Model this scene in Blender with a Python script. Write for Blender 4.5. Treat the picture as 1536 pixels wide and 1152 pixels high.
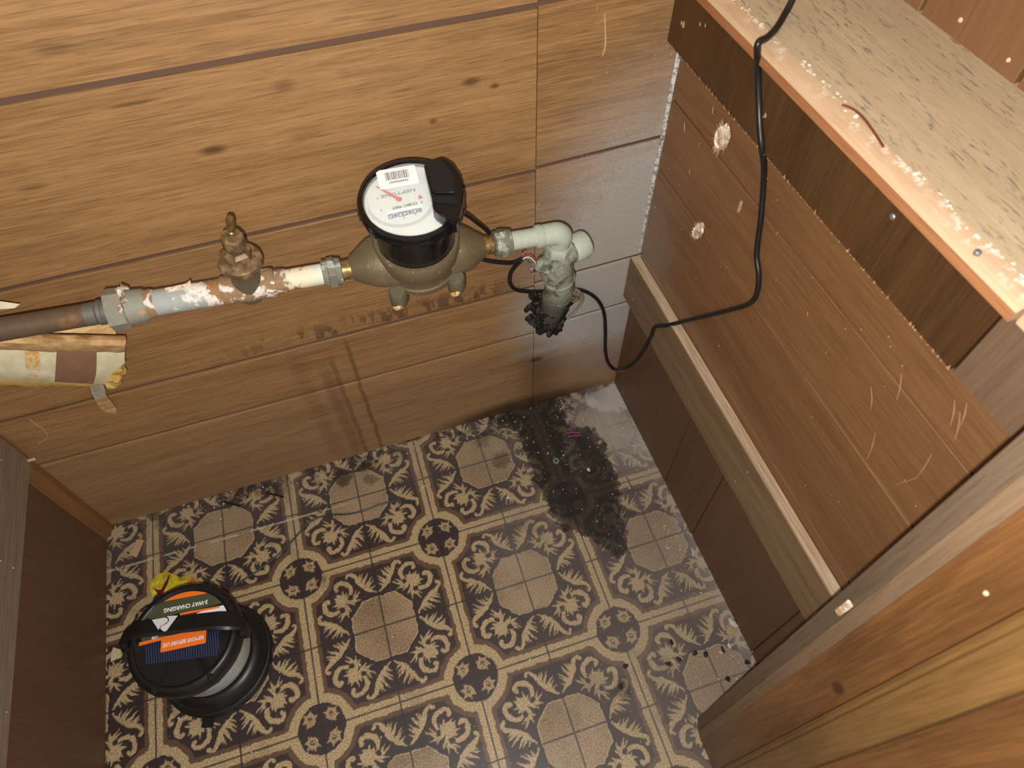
import bpy, bmesh, math, random
import numpy as np
from mathutils import Vector, Matrix, noise as mnoise
random.seed(7)
for o in list(bpy.data.objects): bpy.data.objects.remove(o)
SC = bpy.context.scene
COL = SC.collection

# ------------------------------------------------------------------ camera, world, flash, exposure
CAM = Vector((-0.4134, -0.6499, 1.0866))
RM = Matrix(((0.9488837, -0.3155069, -0.0086644), (0.2650750, 0.7817081, 0.5645065), (-0.1713327, -0.5379477, 0.8253831)))
FPX = 1018.1
cd = bpy.data.cameras.new('camera'); cam = bpy.data.objects.new('camera', cd); COL.objects.link(cam)
cam.matrix_world = Matrix.Translation(CAM) @ RM.transposed().to_4x4()
cd.sensor_width = 36; cd.lens = FPX * 36 / 1536; cd.clip_start = 0.02
cd.dof.use_dof = True; cd.dof.focus_distance = 0.88; cd.dof.aperture_fstop = 8.0
SC.camera = cam
SC.view_settings.view_transform = 'Standard'; SC.view_settings.look = 'None'
SC.view_settings.gamma = 1.0; SC.view_settings.use_curve_mapping = False
SC.view_settings.exposure = 0.28
W = bpy.data.worlds.new('room_light'); SC.world = W; W.use_nodes = True
W.node_tree.nodes['Background'].inputs[0].default_value = (1.0, 0.955, 0.89, 1)
W.node_tree.nodes['Background'].inputs[1].default_value = 0.42
ld = bpy.data.lights.new('phone_flash', 'POINT'); ld.energy = 24; ld.color = (1.0, 0.96, 0.90); ld.shadow_soft_size = 0.004
lo = bpy.data.objects.new('phone_flash', ld); COL.objects.link(lo)
lo.location = CAM + RM.transposed() @ Vector((-0.010, -0.024, 0.0))

def at(px, py, axis, v):
    """point of the photographed place seen at a photo pixel, on the plane where coordinate `axis` equals v"""
    d = RM.transposed() @ Vector(((px - 768) / FPX, -(py - 576) / FPX, -1))
    return CAM + d * ((v - CAM[axis]) / d[axis])
def fl(px, py, z=0.0): return at(px, py, 2, z)

# ------------------------------------------------------------------ node helper
def lin(c):
    c = c / 255
    return c / 12.92 if c <= .04045 else ((c + .055) / 1.055) ** 2.4
def rgb(r, g, b): return (lin(r), lin(g), lin(b), 1)
class V:
    def __init__(s, t, k): s.t, s.k = t, k
    def m(s, op, *a):
        n = s.t.nodes.new('ShaderNodeMath'); n.operation = op
        for i, x in enumerate((s,) + a):
            if isinstance(x, V): s.t.links.new(x.k, n.inputs[i])
            else: n.inputs[i].default_value = x
        return V(s.t, n.outputs[0])
    def __add__(s, o): return s.m('ADD', o)
    __radd__ = __add__
    def __mul__(s, o): return s.m('MULTIPLY', o)
    __rmul__ = __mul__
    def __sub__(s, o): return s.m('SUBTRACT', o)
    def __rsub__(s, o): return (s * -1.0) + o
    def mn(s, o): return s.m('MINIMUM', o)
    def mx(s, o): return s.m('MAXIMUM', o)
    def abs(s): return s.m('ABSOLUTE')
    def frac(s): return s.m('FRACT')
    def sqrt(s): return s.m('SQRT')
    def clamp(s): return s.mn(1.0).mx(0.0)
    def step(s, a, b):
        """0 at a, 1 at b, smooth"""
        n = s.t.nodes.new('ShaderNodeMapRange'); n.interpolation_type = 'SMOOTHSTEP'
        if a > b: lo_, hi_, x, y = b, a, 1.0, 0.0
        else: lo_, hi_, x, y = a, b, 0.0, 1.0
        s.t.links.new(s.k, n.inputs[0])
        for i, v in zip((1, 2, 3, 4), (lo_, hi_, x, y)): n.inputs[i].default_value = v
        return V(s.t, n.outputs[0])
def vm(t, op, *a, out=0, scale=None):
    n = t.nodes.new('ShaderNodeVectorMath'); n.operation = op
    for i, x in enumerate(a):
        if isinstance(x, V): t.links.new(x.k, n.inputs[i])
        else: n.inputs[i].default_value = x
    if scale is not None:
        if isinstance(scale, V): t.links.new(scale.k, n.inputs['Scale'])
        else: n.inputs['Scale'].default_value = scale
    return V(t, n.outputs['Value'] if out else n.outputs[0])
def comb(t, x, y, z=0.0):
    n = t.nodes.new('ShaderNodeCombineXYZ')
    for i, v in enumerate((x, y, z)):
        if isinstance(v, V): t.links.new(v.k, n.inputs[i])
        else: n.inputs[i].default_value = v
    return V(t, n.outputs[0])
def sep(t, v):
    n = t.nodes.new('ShaderNodeSeparateXYZ'); t.links.new(v.k, n.inputs[0])
    return [V(t, o) for o in n.outputs]
def pos(t): return V(t, t.nodes.new('ShaderNodeNewGeometry').outputs['Position'])
def nz(t, v, scale, detail=3, rough=.55, dist=0.0, col=False):
    n = t.nodes.new('ShaderNodeTexNoise'); t.links.new(v.k, n.inputs['Vector'])
    n.inputs['Scale'].default_value = scale; n.inputs['Detail'].default_value = detail
    n.inputs['Roughness'].default_value = rough; n.inputs['Distortion'].default_value = dist
    return V(t, n.outputs['Color' if col else 'Fac'])
def mixc(t, f, a, b):
    n = t.nodes.new('ShaderNodeMix'); n.data_type = 'RGBA'
    for i, x in ((0, f), (6, a), (7, b)):
        if isinstance(x, V): t.links.new(x.k, n.inputs[i])
        else: n.inputs[i].default_value = x
    return V(t, n.outputs[2])
def mat(name, fn=None, color=None, rough=.6, metal=0.0, spec=.4, bump=.0):
    m = bpy.data.materials.new(name); m.use_nodes = True
    t = m.node_tree; b = t.nodes['Principled BSDF']
    b.inputs['Roughness'].default_value = rough; b.inputs['Metallic'].default_value = metal
    b.inputs['Specular IOR Level'].default_value = spec
    if color: b.inputs['Base Color'].default_value = color
    if fn:
        r = fn(t)
        if not isinstance(r, tuple): r = (r,)
        t.links.new(r[0].k, b.inputs['Base Color'])
        if len(r) > 1 and r[1] is not None:
            n = t.nodes.new('ShaderNodeBump'); n.inputs['Strength'].default_value = bump or .3; n.inputs['Distance'].default_value = .001
            t.links.new(r[1].k, n.inputs['Height']); t.links.new(n.outputs[0], b.inputs['Normal'])
        if len(r) > 2 and r[2] is not None: t.links.new(r[2].k, b.inputs['Roughness'])
    return m
def capsule(t, p, a, b, ra, rb):
    """distance to a tapered stroke from a to b in the plane"""
    a3, ba = (a[0], a[1], 0), (b[0] - a[0], b[1] - a[1], 0)
    L = ba[0] ** 2 + ba[1] ** 2
    pa = vm(t, 'SUBTRACT', p, a3)
    h = (vm(t, 'DOT_PRODUCT', pa, ba, out=1) * (1 / L)).clamp()
    n = t.nodes.new('ShaderNodeVectorMath'); n.operation = 'MULTIPLY_ADD'
    n.inputs[0].default_value = (-ba[0], -ba[1], 0)
    hh = comb(t, h, h, 0.0); t.links.new(hh.k, n.inputs[1]); t.links.new(pa.k, n.inputs[2])
    return vm(t, 'LENGTH', V(t, n.outputs[0]), out=1) - (h * (rb - ra) + ra)
def strokes(t, p, lst):
    d = None
    for s in lst:
        e = capsule(t, p, *s); d = e if d is None else d.mn(e)
    return d
def chain(pts): return [(pts[i][:2], pts[i + 1][:2], pts[i][2], pts[i + 1][2]) for i in range(len(pts) - 1)]
def blob(t, p, c, r, soft):
    """soft ellipsoid mask, 1 inside; r is a radius per axis"""
    d = vm(t, 'MULTIPLY', vm(t, 'SUBTRACT', p, tuple(c)), tuple(1 / x for x in r))
    return vm(t, 'LENGTH', d, out=1).step(1.0 + soft, 1.0 - soft)

# ------------------------------------------------------------------ wood
CORNER = (0.0, 0.0, 0.33)
def wood(name, dark, light, axis, pore=.35, rough=.5, dust=None, figure=.5, spec=.4, porescale=1.0, extra=None):
    """grain runs along axis"""
    def fn(t):
        p = pos(t)
        oi = t.nodes.new('ShaderNodeObjectInfo')
        rnd = V(t, oi.outputs['Random'])
        q = vm(t, 'ADD', p, comb(t, rnd * 3.0, rnd * 5.0, rnd * 7.0))
        def st(al, ac):
            s = [ac] * 3; s[axis] = al
            return vm(t, 'MULTIPLY', q, tuple(s))
        fig = nz(t, st(1.6, 14), 1.0, 4, .6, 1.2)
        band = nz(t, st(3, 70), 1.0, 3, .6, .3)
        fine = nz(t, st(14, 420), 1.0, 3, .7)
        po = nz(t, st(24 * porescale, 1000 * porescale), 1.0, 2, .6)
        f = (fig * figure + band * .40 + fine * .70 - (figure * .5 + .55) + .5).clamp()
        c = mixc(t, f.step(.2, .8), dark, light)
        c = mixc(t, po.step(.56, .66) * pore, c, tuple(x * .32 for x in dark[:3]) + (1,))
        c = mixc(t, (rnd - .5).abs() * .25, c, dark)
        h = fine * .5 - po.step(.6, .7) * .5
        if extra: c = extra(t, p, c)
        if dust: c = dust(t, p, c)
        return c, h
    return mat(name, fn, rough=rough, spec=spec, bump=.25)

def dust_back(t, p, c):
    n1 = nz(t, p, 35, 5, .7); n2 = nz(t, vm(t, 'MULTIPLY', p, (6, 6, 60)), 3.0, 4, .7)
    n3 = nz(t, p, 240, 3, .8)
    m = blob(t, p, (0.0, 0, .36), (.125, .5, .20), .9)
    m = m * (n1 * 1.5 + n2 * 1.2 + n3 * .9 - .35)
    m2 = blob(t, p, (-.03, 0, .26), (.14, .3, .11), .6) * (n1 * 1.5 + n2 * 1.0 + n3 * .6)
    px, py, pz = sep(t, p)
    st = blob(t, p, (-.075, 0, .17), (.10, .3, .016), .8) * (n2 * 1.8)
    low = pz.step(.36, .0) * .22
    c = mixc(t, low, c, rgb(150, 128, 108))
    # brown damp band under the hole and along the skirting line
    wet = blob(t, p, (-.19, 0, -.005), (.15, .3, .040), .45) * (n1 * .6 + .6)
    c = mixc(t, wet.clamp() * .92, c, rgb(44, 27, 18))
    wet2 = blob(t, p, (-.155, 0, .15), (.035, .3, .11), .8)
    c = mixc(t, wet2 * .55, c, rgb(70, 44, 30))
    c = mixc(t, blob(t, p, at(805, 539, 1, 0), (.012, .3, .006), .5) * .9, c, rgb(25, 18, 14))
    # damp runs below the valve
    xn = px + nz(t, vm(t, 'MULTIPLY', p, (0, 0, 18)), 1.0, 2) * .012 - .006
    run = None
    for x0, x1, zt, w, s in ((at(520, 600, 1, 0)[0], 0, .28, .0035, .5), (at(545, 590, 1, 0)[0], 0, .31, .0028, .6), (at(505, 600, 1, 0)[0], 0, .26, .008, .35), (at(470, 600, 1, 0)[0], 0, .31, .01, .22)):
        r = (xn - x0).abs().step(w * 1.8, w * .4) * pz.step(zt + .03, zt - .02) * s
        run = r if run is None else run.mx(r)
    c = mixc(t, run * (nz(t, p, 60, 3) * .7 + .5), c, rgb(62, 44, 24))
    # dark stained patches above the groove
    up = (pz - (.334 - .0)).step(-.002, .004) * (pz - .334).step(.045, .01)
    up = up * px.step(-.66, -.5) * px.step(-.17, -.26)
    nn = nz(t, vm(t, 'MULTIPLY', p, (1, 1, .35)), 70, 2, .6)
    c = mixc(t, up * nn.step(.50, .56) * .65, c, rgb(72, 50, 42))
    c = mixc(t, (m.mx(m2).mx(st)).clamp() * .95, c, mixc(t, n3, rgb(146, 140, 133), rgb(196, 191, 184)))
    # green-grey mould fleck line
    ml = (pz - .352).abs().step(.02, .004) * px.step(-.35, -.5) * px.step(-.8, -.6)
    c = mixc(t, ml * nz(t, p, 120, 3, .7).step(.5, .62) * .5, c, rgb(108, 96, 66))
    for (x, y, rx, rz, k) in ((320, 225, .012, .0045, .75), (196, 156, .020, .0022, .6), (706, 123, .009, .004, .7), (742, 129, .005, .003, .7), (425, 128, .010, .005, .4), (80, 74, .014, .004, .35), (50, 282, .012, .002, .5), (460, 203, .018, .006, .3), (650, 182, .004, .003, .6)):
        q_ = at(x, y, 1, 0)
        c = mixc(t, blob(t, p, (q_.x, 0, q_.z), (rx, .3, rz), .7) * k, c, rgb(58, 34, 20))
    return c
def dust_right(t, p, c):
    px, py, pz = sep(t, p)
    n1 = nz(t, p, 40, 5, .7); n3 = nz(t, p, 300, 3, .8)
    m = blob(t, p, (0, -.02, .36), (.3, .06, .10), .9) * (n1 + n3 * .3)
    m2 = (pz - .362).abs().step(.02, .0) * (n1 * .9) * py.step(-.5, 0.0)
    c = mixc(t, (m.mx(m2)).clamp() * .55, c, rgb(150, 138, 128))
    # scuffs
    sc = nz(t, vm(t, 'MULTIPLY', p, (10, 10, 400)), 1.0, 2, .5)
    sc2 = nz(t, p, 9, 2)
    c = mixc(t, (sc.step(.72, .76) * sc2.step(.5, .65)) * .25, c, rgb(190, 165, 140))
    return c
M = {}
M['wall_wood'] = wood('wall_wood', rgb(116, 84, 51), rgb(168, 128, 84), 0, .45, .45, dust_back)
M['right_wood'] = wood('right_wood', rgb(102, 70, 43), rgb(136, 97, 62), 1, .22, .5, dust_right, figure=.25)
M['panel_wood'] = wood('panel_wood', rgb(88, 62, 44), rgb(106, 77, 56), 2, .12, .5, None, figure=.2)
M['groove'] = mat('groove_paint', color=rgb(92, 68, 54), rough=.7)
M['board_wood'] = wood('board_wood', rgb(104, 82, 60), rgb(140, 114, 86), 1, .35, .6, None, figure=.7)
M['board_edge'] = wood('board_edge_wood', rgb(150, 122, 92), rgb(205, 186, 158), 1, .3, .7, None, figure=.6)
M['left_board'] = wood('left_board_wood', rgb(108, 92, 76), rgb(140, 122, 102), 1, .3, .6, None, figure=.6)
M['band'] = wood('dark_band_wood', rgb(58, 39, 22), rgb(88, 60, 33), 2, .15, .42, None, figure=.7)
M['band_dusty'] = wood('dusty_band_wood', rgb(92, 72, 56), rgb(112, 88, 68), 2, .15, .6, None, figure=.5)
def ledge_extra(t, p, c):
    q = vm(t, 'MULTIPLY', p, (480, 74, 100))
    d = nz(t, q, 1.0, 2, .5, .4)
    q2 = nz(t, vm(t, 'MULTIPLY', p, (60, 8, 10)), 1.0, 3)
    c = mixc(t, d.step(.57, .66) * q2.step(.36, .56) * .85, c, rgb(118, 112, 100))
    return c
M['ledge'] = wood('pale_ledge_wood', rgb(178, 156, 124), rgb(200, 180, 148), 1, .15, .6, None, figure=.5, extra=ledge_extra)
def lip_extra(t, p, c):
    px, py, pz = sep(t, p)
    n = nz(t, p, 130, 4, .7); n2 = nz(t, p, 28, 2)
    e = px.step(-.030, -.014) * n.step(.48, .62) * n2.step(.42, .6)
    return mixc(t, e, c, rgb(228, 220, 206))
M['lip'] = wood('ledge_lip_wood', rgb(184, 150, 118), rgb(202, 174, 142), 1, .1, .45, None, figure=.5, extra=lip_extra)
M['lip_front'] = wood('ledge_front_wood', rgb(146, 96, 60), rgb(172, 120, 80), 1, .2, .45, None, figure=.5)
M['upper_wall'] = wood('upper_wall_wood', rgb(116, 80, 52), rgb(136, 98, 66), 2, .12, .5, None, figure=.3)
def jamb_extra(t, p, c):
    px, py, pz = sep(t, p)
    n = nz(t, p, 30, 4, .7); n2 = nz(t, vm(t, 'MULTIPLY', p, (10, 10, 90)), 4.0, 3, .7)
    d = pz.step(.32, .0) * (n * .8 + n2 * .5)
    c = mixc(t, d.clamp() * .6, c, rgb(112, 92, 74))
    k = vm(t, 'MULTIPLY', vm(t, 'SUBTRACT', p, tuple(at(1250, 1035, 0, -.128))), (1, 1 / .006, 1 / .011))
    kd = vm(t, 'LENGTH', k, out=1)
    return mixc(t, kd.step(1.2, .5) * .8, c, rgb(58, 28, 16))
M['jamb'] = wood('orange_pine', rgb(88, 58, 31), rgb(130, 88, 49), 2, .12, .42, None, figure=1.0, extra=jamb_extra)
M['stop'] = wood('yellow_pine', rgb(100, 72, 38), rgb(132, 98, 56), 2, .12, .4, None, figure=.8, extra=jamb_extra)
M['jamb_rough'] = wood('rough_jamb_wood', rgb(92, 76, 60), rgb(118, 98, 78), 2, .5, .7, None, figure=.6, extra=None)
M['jamb_edge'] = wood('worn_jamb_edge', rgb(108, 86, 64), rgb(132, 108, 84), 2, .25, .6, None, figure=.6)
M['strip'] = wood('corner_strip_wood', rgb(104, 70, 40), rgb(134, 94, 58), 2, .2, .5, None, figure=.6)
M['caulk'] = mat('caulk', lambda t: (lambda p, n: (mixc(t, n.step(.35, .6), rgb(120, 112, 104), rgb(205, 202, 196)), n))(pos(t), nz(t, pos(t), 220, 3, .7)), rough=.8)

# ------------------------------------------------------------------ sheet vinyl: print and soil computed per vertex of a fine grid
S = .23; TH = -0.0161075; OX, OY = -0.6335, -0.1952
RNG = np.random.RandomState(3)
def fbm(x, y, freq, octaves=3, gain=.55, seed=0):
    """value noise, about 0..1"""
    g = np.random.RandomState(100 + seed).rand(256, 256); out = np.zeros_like(x); amp, tot = 1.0, 0.0
    for o_ in range(octaves):
        X, Y = x * freq + 17.3 * o_, y * freq + 9.1 * o_
        xi, yi = np.floor(X).astype(int), np.floor(Y).astype(int); fx, fy = X - xi, Y - yi
        fx = fx * fx * (3 - 2 * fx); fy = fy * fy * (3 - 2 * fy)
        a, b_ = xi % 256, yi % 256; a1, b1 = (a + 1) % 256, (b_ + 1) % 256
        out += amp * ((g[a, b_] * (1 - fx) + g[a1, b_] * fx) * (1 - fy) + (g[a, b1] * (1 - fx) + g[a1, b1] * fx) * fy)
        tot += amp; amp *= gain; freq *= 2.03
    return out / tot
def sst(a, b_, x):
    k = np.clip((x - a) / (b_ - a), 0, 1); return k * k * (3 - 2 * k)
def seg_d(x, y, p, q, ra, rb):
    bx, by = q[0] - p[0], q[1] - p[1]; L = bx * bx + by * by + 1e-12
    h = np.clip(((x - p[0]) * bx + (y - p[1]) * by) / L, 0, 1)
    return np.hypot(x - p[0] - bx * h, y - p[1] - by * h) - (ra + (rb - ra) * h)
def curve_d(x, y, pts):
    """smooth tapered stroke through (x, y, r) points"""
    P = []
    for k in range(len(pts) - 1):
        p0, p1, p2, p3 = [np.array(pts[min(max(k + o_, 0), len(pts) - 1)]) for o_ in (-1, 0, 1, 2)]
        for u in (0, .34, .67): P.append(.5 * (2 * p1 + (p2 - p0) * u + (2 * p0 - 5 * p1 + 4 * p2 - p3) * u * u + (3 * p1 - p0 - 3 * p2 + p3) * u ** 3))
    P.append(np.array(pts[-1])); d = np.full_like(x, 9.0)
    for p, q_ in zip(P, P[1:]): d = np.minimum(d, seg_d(x, y, p, q_, p[2], q_[2]))
    return d
def motif(n=320):
    """distance field of the scrollwork in one eighth of the octagon tile, mirrored to a quarter"""
    k = np.linspace(0, .5, n); A, B = np.meshgrid(k, k, indexing='ij'); a, b_ = np.maximum(A, B), np.minimum(A, B)
    d = curve_d(a, b_, [(.243, .012, .004), (.268, .047, .010), (.292, .075, .013), (.321, .099, .014), (.351, .118, .015), (.388, .133, .014), (.413, .153, .012), (.423, .176, .010), (.407, .190, .012)])
    for p, q_, r in (((.300, .074), (.356, .020), .012), ((.288, .066), (.330, .018), .010), ((.326, .092), (.394, .046), .013), ((.350, .108), (.404, .078), .012), ((.360, .118), (.402, .098), .010), ((.275, .050), (.296, .014), .008)):
        d = np.minimum(d, seg_d(a, b_, p, q_, r, .002))
    d = np.minimum(d, curve_d(a, b_, [(.262, .205, .010), (.279, .189, .011), (.301, .181, .013), (.335, .182, .015), (.364, .206, .016), (.377, .244, .015), (.370, .270, .014), (.349, .281, .014), (.336, .272, .013)]))
    d = np.minimum(d, curve_d(a, b_, [(.200, .170, .004), (.232, .205, .012), (.262, .240, .026), (.282, .268, .018)]))
    for p, q_, r in (((.270, .245), (.306, .288), .016), ((.272, .235), (.322, .238), .014), ((.262, .225), (.300, .212), .014), ((.240, .196), (.232, .150), .014), ((.238, .178), (.283, .114), .012), ((.236, .186), (.296, .142), .011), ((.226, .170), (.222, .128), .009), ((.268, .262), (.286, .304), .012)):
        d = np.minimum(d, seg_d(a, b_, p, q_, r, .002))
    for c, r in (((.259, .190), .019), ((.296, .226), .0), ((.268, .014), .016)):
        if r: d = np.maximum(d, r - np.hypot(a - c[0], b_ - c[1]))
    m = np.full_like(d, 9.0)                                     # flowers of the medallion, in distances from its centre
    for i_ in range(9):
        t0, t1 = 2 * math.pi * i_ / 9, 2 * math.pi * (i_ + .9) / 9
        if i_ not in (6,): m = np.minimum(m, seg_d(A, B, (.066 + .026 * math.cos(t0), .066 + .026 * math.sin(t0)), (.066 + .026 * math.cos(t1), .066 + .026 * math.sin(t1)), .011, .009))
    for an in (-60, -15, 45, 105, 150): 
        t0 = math.radians(an); m = np.minimum(m, seg_d(A, B, (.066 + .026 * math.cos(t0), .066 + .026 * math.sin(t0)), (.066 + .050 * math.cos(t0), .066 + .050 * math.sin(t0)), .012, .003))
    m = np.minimum(m, seg_d(A, B, (.060, .060), (.072, .064), .007, .005))
    return d, m
def floor_mesh():
    dm, mm = motif(); n = dm.shape[0]
    def samp(f, a, b_):
        X, Y = np.clip(a * 2 * (n - 1), 0, n - 1.001), np.clip(b_ * 2 * (n - 1), 0, n - 1.001); xi, yi = X.astype(int), Y.astype(int); fx, fy = X - xi, Y - yi
        return (f[xi, yi] * (1 - fx) + f[xi + 1, yi] * fx) * (1 - fy) + (f[xi, yi + 1] * (1 - fx) + f[xi + 1, yi + 1] * fx) * fy
    co, faces, att = [], [], []; base = 0
    for (x0, x1, y0, y1, st) in ((-.96, .02, -.70, .01, .00105), (-1.0, .02, -1.35, -.70, .006)):
        xs_, ys_ = np.linspace(x0, x1, int((x1 - x0) / st) + 1), np.linspace(y0, y1, int((y1 - y0) / st) + 1)
        X, Y = [m_.ravel() for m_ in np.meshgrid(xs_, ys_, indexing='ij')]; N1, N2 = len(xs_), len(ys_)
        c_, s_ = math.cos(TH), math.sin(TH); dx, dy = X - OX, Y - OY
        u, v = (dx * c_ + dy * s_) / S, (dy * c_ - dx * s_) / S
        wu, wv = (fbm(u, v, 34, 3, .6, 1) - .5) * .020, (fbm(u, v, 34, 3, .6, 2) - .5) * .020
        uu, vv = u + wu, v + wv
        au, av = np.abs((uu % 1) - .5), np.abs((vv % 1) - .5); a, b_ = np.maximum(au, av), np.minimum(au, av)
        e_ = .0032
        scroll = sst(e_, -e_, samp(dm, au, av))
        ma, mb = .5 - au, .5 - av; r = np.hypot(ma, mb)
        octd = np.maximum(a - .212, (a + b_ - .322) * .7071)
        cream, brown, octo, line = scroll.copy(), np.zeros_like(a), np.zeros_like(a), np.zeros_like(a)
        k = sst(.018, .012, octd); cream *= 1 - k; line = np.maximum(line, k * .75)
        k = sst(.003, -.003, octd); cream = np.maximum(cream * (1 - k), k); line *= 1 - k
        k = sst(-.008, -.013, octd); cream *= 1 - k; octo = k
        k = np.maximum(sst(.427, .434, a), sst(.240, .233, r)); cream *= 1 - k; brown = k
        k = np.maximum(sst(.452, .458, a), sst(.210, .203, r)); brown *= 1 - k; cream = np.maximum(cream, k)
        k = sst(.152, .146, r); cream *= 1 - k; brown *= 1 - k
        fm = k * sst(e_, -e_, samp(mm, ma, mb)); cream = np.maximum(cream, fm * .85)
        core = k * sst(.032, .026, np.hypot(ma - .066, mb - .066)) * (1 - fm); brown = np.maximum(brown, core * .7); line = np.maximum(line, sst(.024, .018, r) * .4); cream *= 1 - sst(.026, .020, r)
        u2, v2 = np.abs((u % 1) - .5), np.abs((v % 1) - .5)
        g = np.minimum(np.minimum(u2, .5 - u2), np.minimum(v2, .5 - v2)); line = np.maximum(line, sst(.0075, .0035, g + wu * .08) * .9)
        # soil
        n1, n2, n3 = fbm(X, Y, 14, 4, .6, 3), fbm(X, Y, 60, 4, .65, 4), fbm(X, Y, 420, 2, .7, 5)
        def bl(px, py, rx, ry, s0, s1):
            c = fl(px, py); return sst(s0, s1, np.hypot((X - c.x) / rx, (Y - c.y) / ry))
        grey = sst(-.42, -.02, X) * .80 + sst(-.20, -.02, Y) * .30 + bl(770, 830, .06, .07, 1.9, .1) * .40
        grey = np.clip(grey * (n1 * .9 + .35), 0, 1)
        XQ, YQ = X + (fbm(X, Y, 60, 4, .7, 6) - .5) * .030, Y + (fbm(X, Y, 60, 4, .7, 7) - .5) * .030
        def blq(px, py, rx, ry, s0, s1):
            c = fl(px, py); return sst(s0, s1, np.hypot((XQ - c.x) / rx, (YQ - c.y) / ry))
        powder = blq(915, 592, .047, .042, 1.1, .8) * (n2 * .4 + .85) + blq(940, 640, .075, .085, 1.6, .3) * (n1 + n3 * .4) * .6 + sst(-.03, 0, X) * .5 * n2
        powder = np.clip(powder, 0, 1) * sst(-.004, -.012, Y + (n2 - .5) * .02)
        d = np.full_like(X, 9.0)
        for (p, q_, ra, rb) in (((800, 607), (815, 640), .052, .050), ((815, 640), (828, 700), .050, .040), ((828, 700), (858, 755), .040, .045), ((858, 755), (912, 800), .042, .026), ((875, 660), (905, 735), .030, .032), ((905, 735), (925, 825), .030, .014), ((748, 628), (800, 622), .012, .05)):
            P0, P1 = fl(*p), fl(*q_); d = np.minimum(d, seg_d(XQ, YQ, (P0.x, P0.y), (P1.x, P1.y), ra, rb))
        stain = sst(.003, -.002, d) * np.clip(.86 + .4 * (n2 - .5) + .25 * sst(.0, -.03, d), 0, 1)
        mold = bl(815, 612, .10, .035, 1.6, .4) * sst(.40, .58, n2) + sst(-.05, -.0, Y) * sst(.50, .66, n2 * .7 + n1 * .4) * sst(-.10, -.2, X) * .9
        soot = np.clip(np.maximum(stain, mold * .8), 0, 1)
        dirt = np.zeros_like(X)
        for (px, py, rr_, k_) in ((513, 715, .017, .9), (548, 700, .014, .7), (725, 660, .016, .5), (752, 690, .016, .6), (560, 720, .010, .6), (930, 775, .010, .7), (942, 770, .012, .6), (935, 1035, .012, .5), (700, 850, .012, .3), (480, 870, .01, .4)): dirt = np.maximum(dirt, blq(px, py, rr_, rr_, 1.3, .6) * k_)
        dirt = np.clip(dirt + .25 * sst(.56, .70, n1 * .6 + n2 * .4), 0, 1)
        seam = sst(.010, .003, np.abs(v - .47)) * sst(.40, .52, n2) * sst(-.50, -.60, X)
        speck = (fbm(X, Y, 330, 1, .5, 8) > .955) * (n1 * .4 + sst(-.4, -.05, X) * .5)
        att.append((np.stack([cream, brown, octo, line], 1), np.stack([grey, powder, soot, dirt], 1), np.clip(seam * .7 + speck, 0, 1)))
        co.append(np.stack([X, Y, np.zeros_like(X)], 1))
        I, J = np.meshgrid(np.arange(N1 - 1), np.arange(N2 - 1), indexing='ij'); q0 = (I * N2 + J).ravel() + base
        faces.append(np.stack([q0, q0 + N2, q0 + N2 + 1, q0 + 1], 1)); base += N1 * N2
    co, faces = np.concatenate(co).astype(np.float32), np.concatenate(faces).astype(np.int32)
    me = bpy.data.meshes.new('floor'); me.vertices.add(len(co)); me.vertices.foreach_set('co', co.ravel())
    me.loops.add(faces.size); me.loops.foreach_set('vertex_index', faces.ravel())
    me.polygons.add(len(faces)); me.polygons.foreach_set('loop_start', np.arange(0, faces.size, 4, dtype=np.int32))
    for nm, k in (('print', 0), ('soil', 1)):
        at_ = me.attributes.new(nm, 'FLOAT_COLOR', 'POINT'); at_.data.foreach_set('color', np.concatenate([x[k] for x in att]).astype(np.float32).ravel())
    at_ = me.attributes.new('fleck', 'FLOAT', 'POINT'); at_.data.foreach_set('value', np.concatenate([x[2] for x in att]).astype(np.float32))
    me.update(calc_edges=True); me.validate()
    return me
def vinyl(t):
    p = pos(t)
    def attr(nm, out):
        n = t.nodes.new('ShaderNodeAttribute'); n.attribute_name = nm; return n.outputs[out], n.outputs['Alpha']
    def split(nm):
        c, al = attr(nm, 'Color'); n = t.nodes.new('ShaderNodeSeparateColor'); t.links.new(c, n.inputs[0])
        return [V(t, o) for o in n.outputs[:3]] + [V(t, al)]
    cr, br, oc, ln = split('print'); gy, pw, so, di = split('soil'); fk = V(t, attr('fleck', 'Fac')[0])
    sp = nz(t, p, 640, 2, .8); sp2 = nz(t, p, 380, 3, .8); n2 = nz(t, p, 60, 4, .7); n3 = nz(t, p, 500, 2, .8)
    dark = mixc(t, sp2, rgb(34, 25, 25), rgb(68, 54, 52))
    cream = mixc(t, (sp * 1.2 + sp2 * .6 - .4).clamp().step(.25, .75), rgb(112, 92, 62), rgb(206, 182, 140))
    brown = mixc(t, sp2, rgb(70, 50, 38), rgb(112, 86, 66))
    oct_c = mixc(t, (sp * .9 + sp2 * .7 + nz(t, p, 9, 3) * .4 - .5).clamp().step(.25, .75), rgb(92, 70, 48), rgb(178, 154, 120))
    c = mixc(t, cr, dark, cream); c = mixc(t, br, c, brown); c = mixc(t, oc, c, oct_c); c = mixc(t, ln, c, rgb(44, 39, 43))
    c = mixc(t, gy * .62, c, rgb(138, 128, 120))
    c = mixc(t, di * .8, c, rgb(42, 28, 16))
    c = mixc(t, pw * .92, c, mixc(t, n3, rgb(146, 139, 132), rgb(206, 200, 194)))
    c = mixc(t, so * .92, c, mixc(t, n2, rgb(16, 12, 10), rgb(38, 29, 23)))
    c = mixc(t, fk, c, rgb(186, 178, 164))
    return c, sp2, gy * .3 + .42
M['vinyl'] = mat('sheet_vinyl', vinyl, rough=.5, spec=.35, bump=.12)

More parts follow.
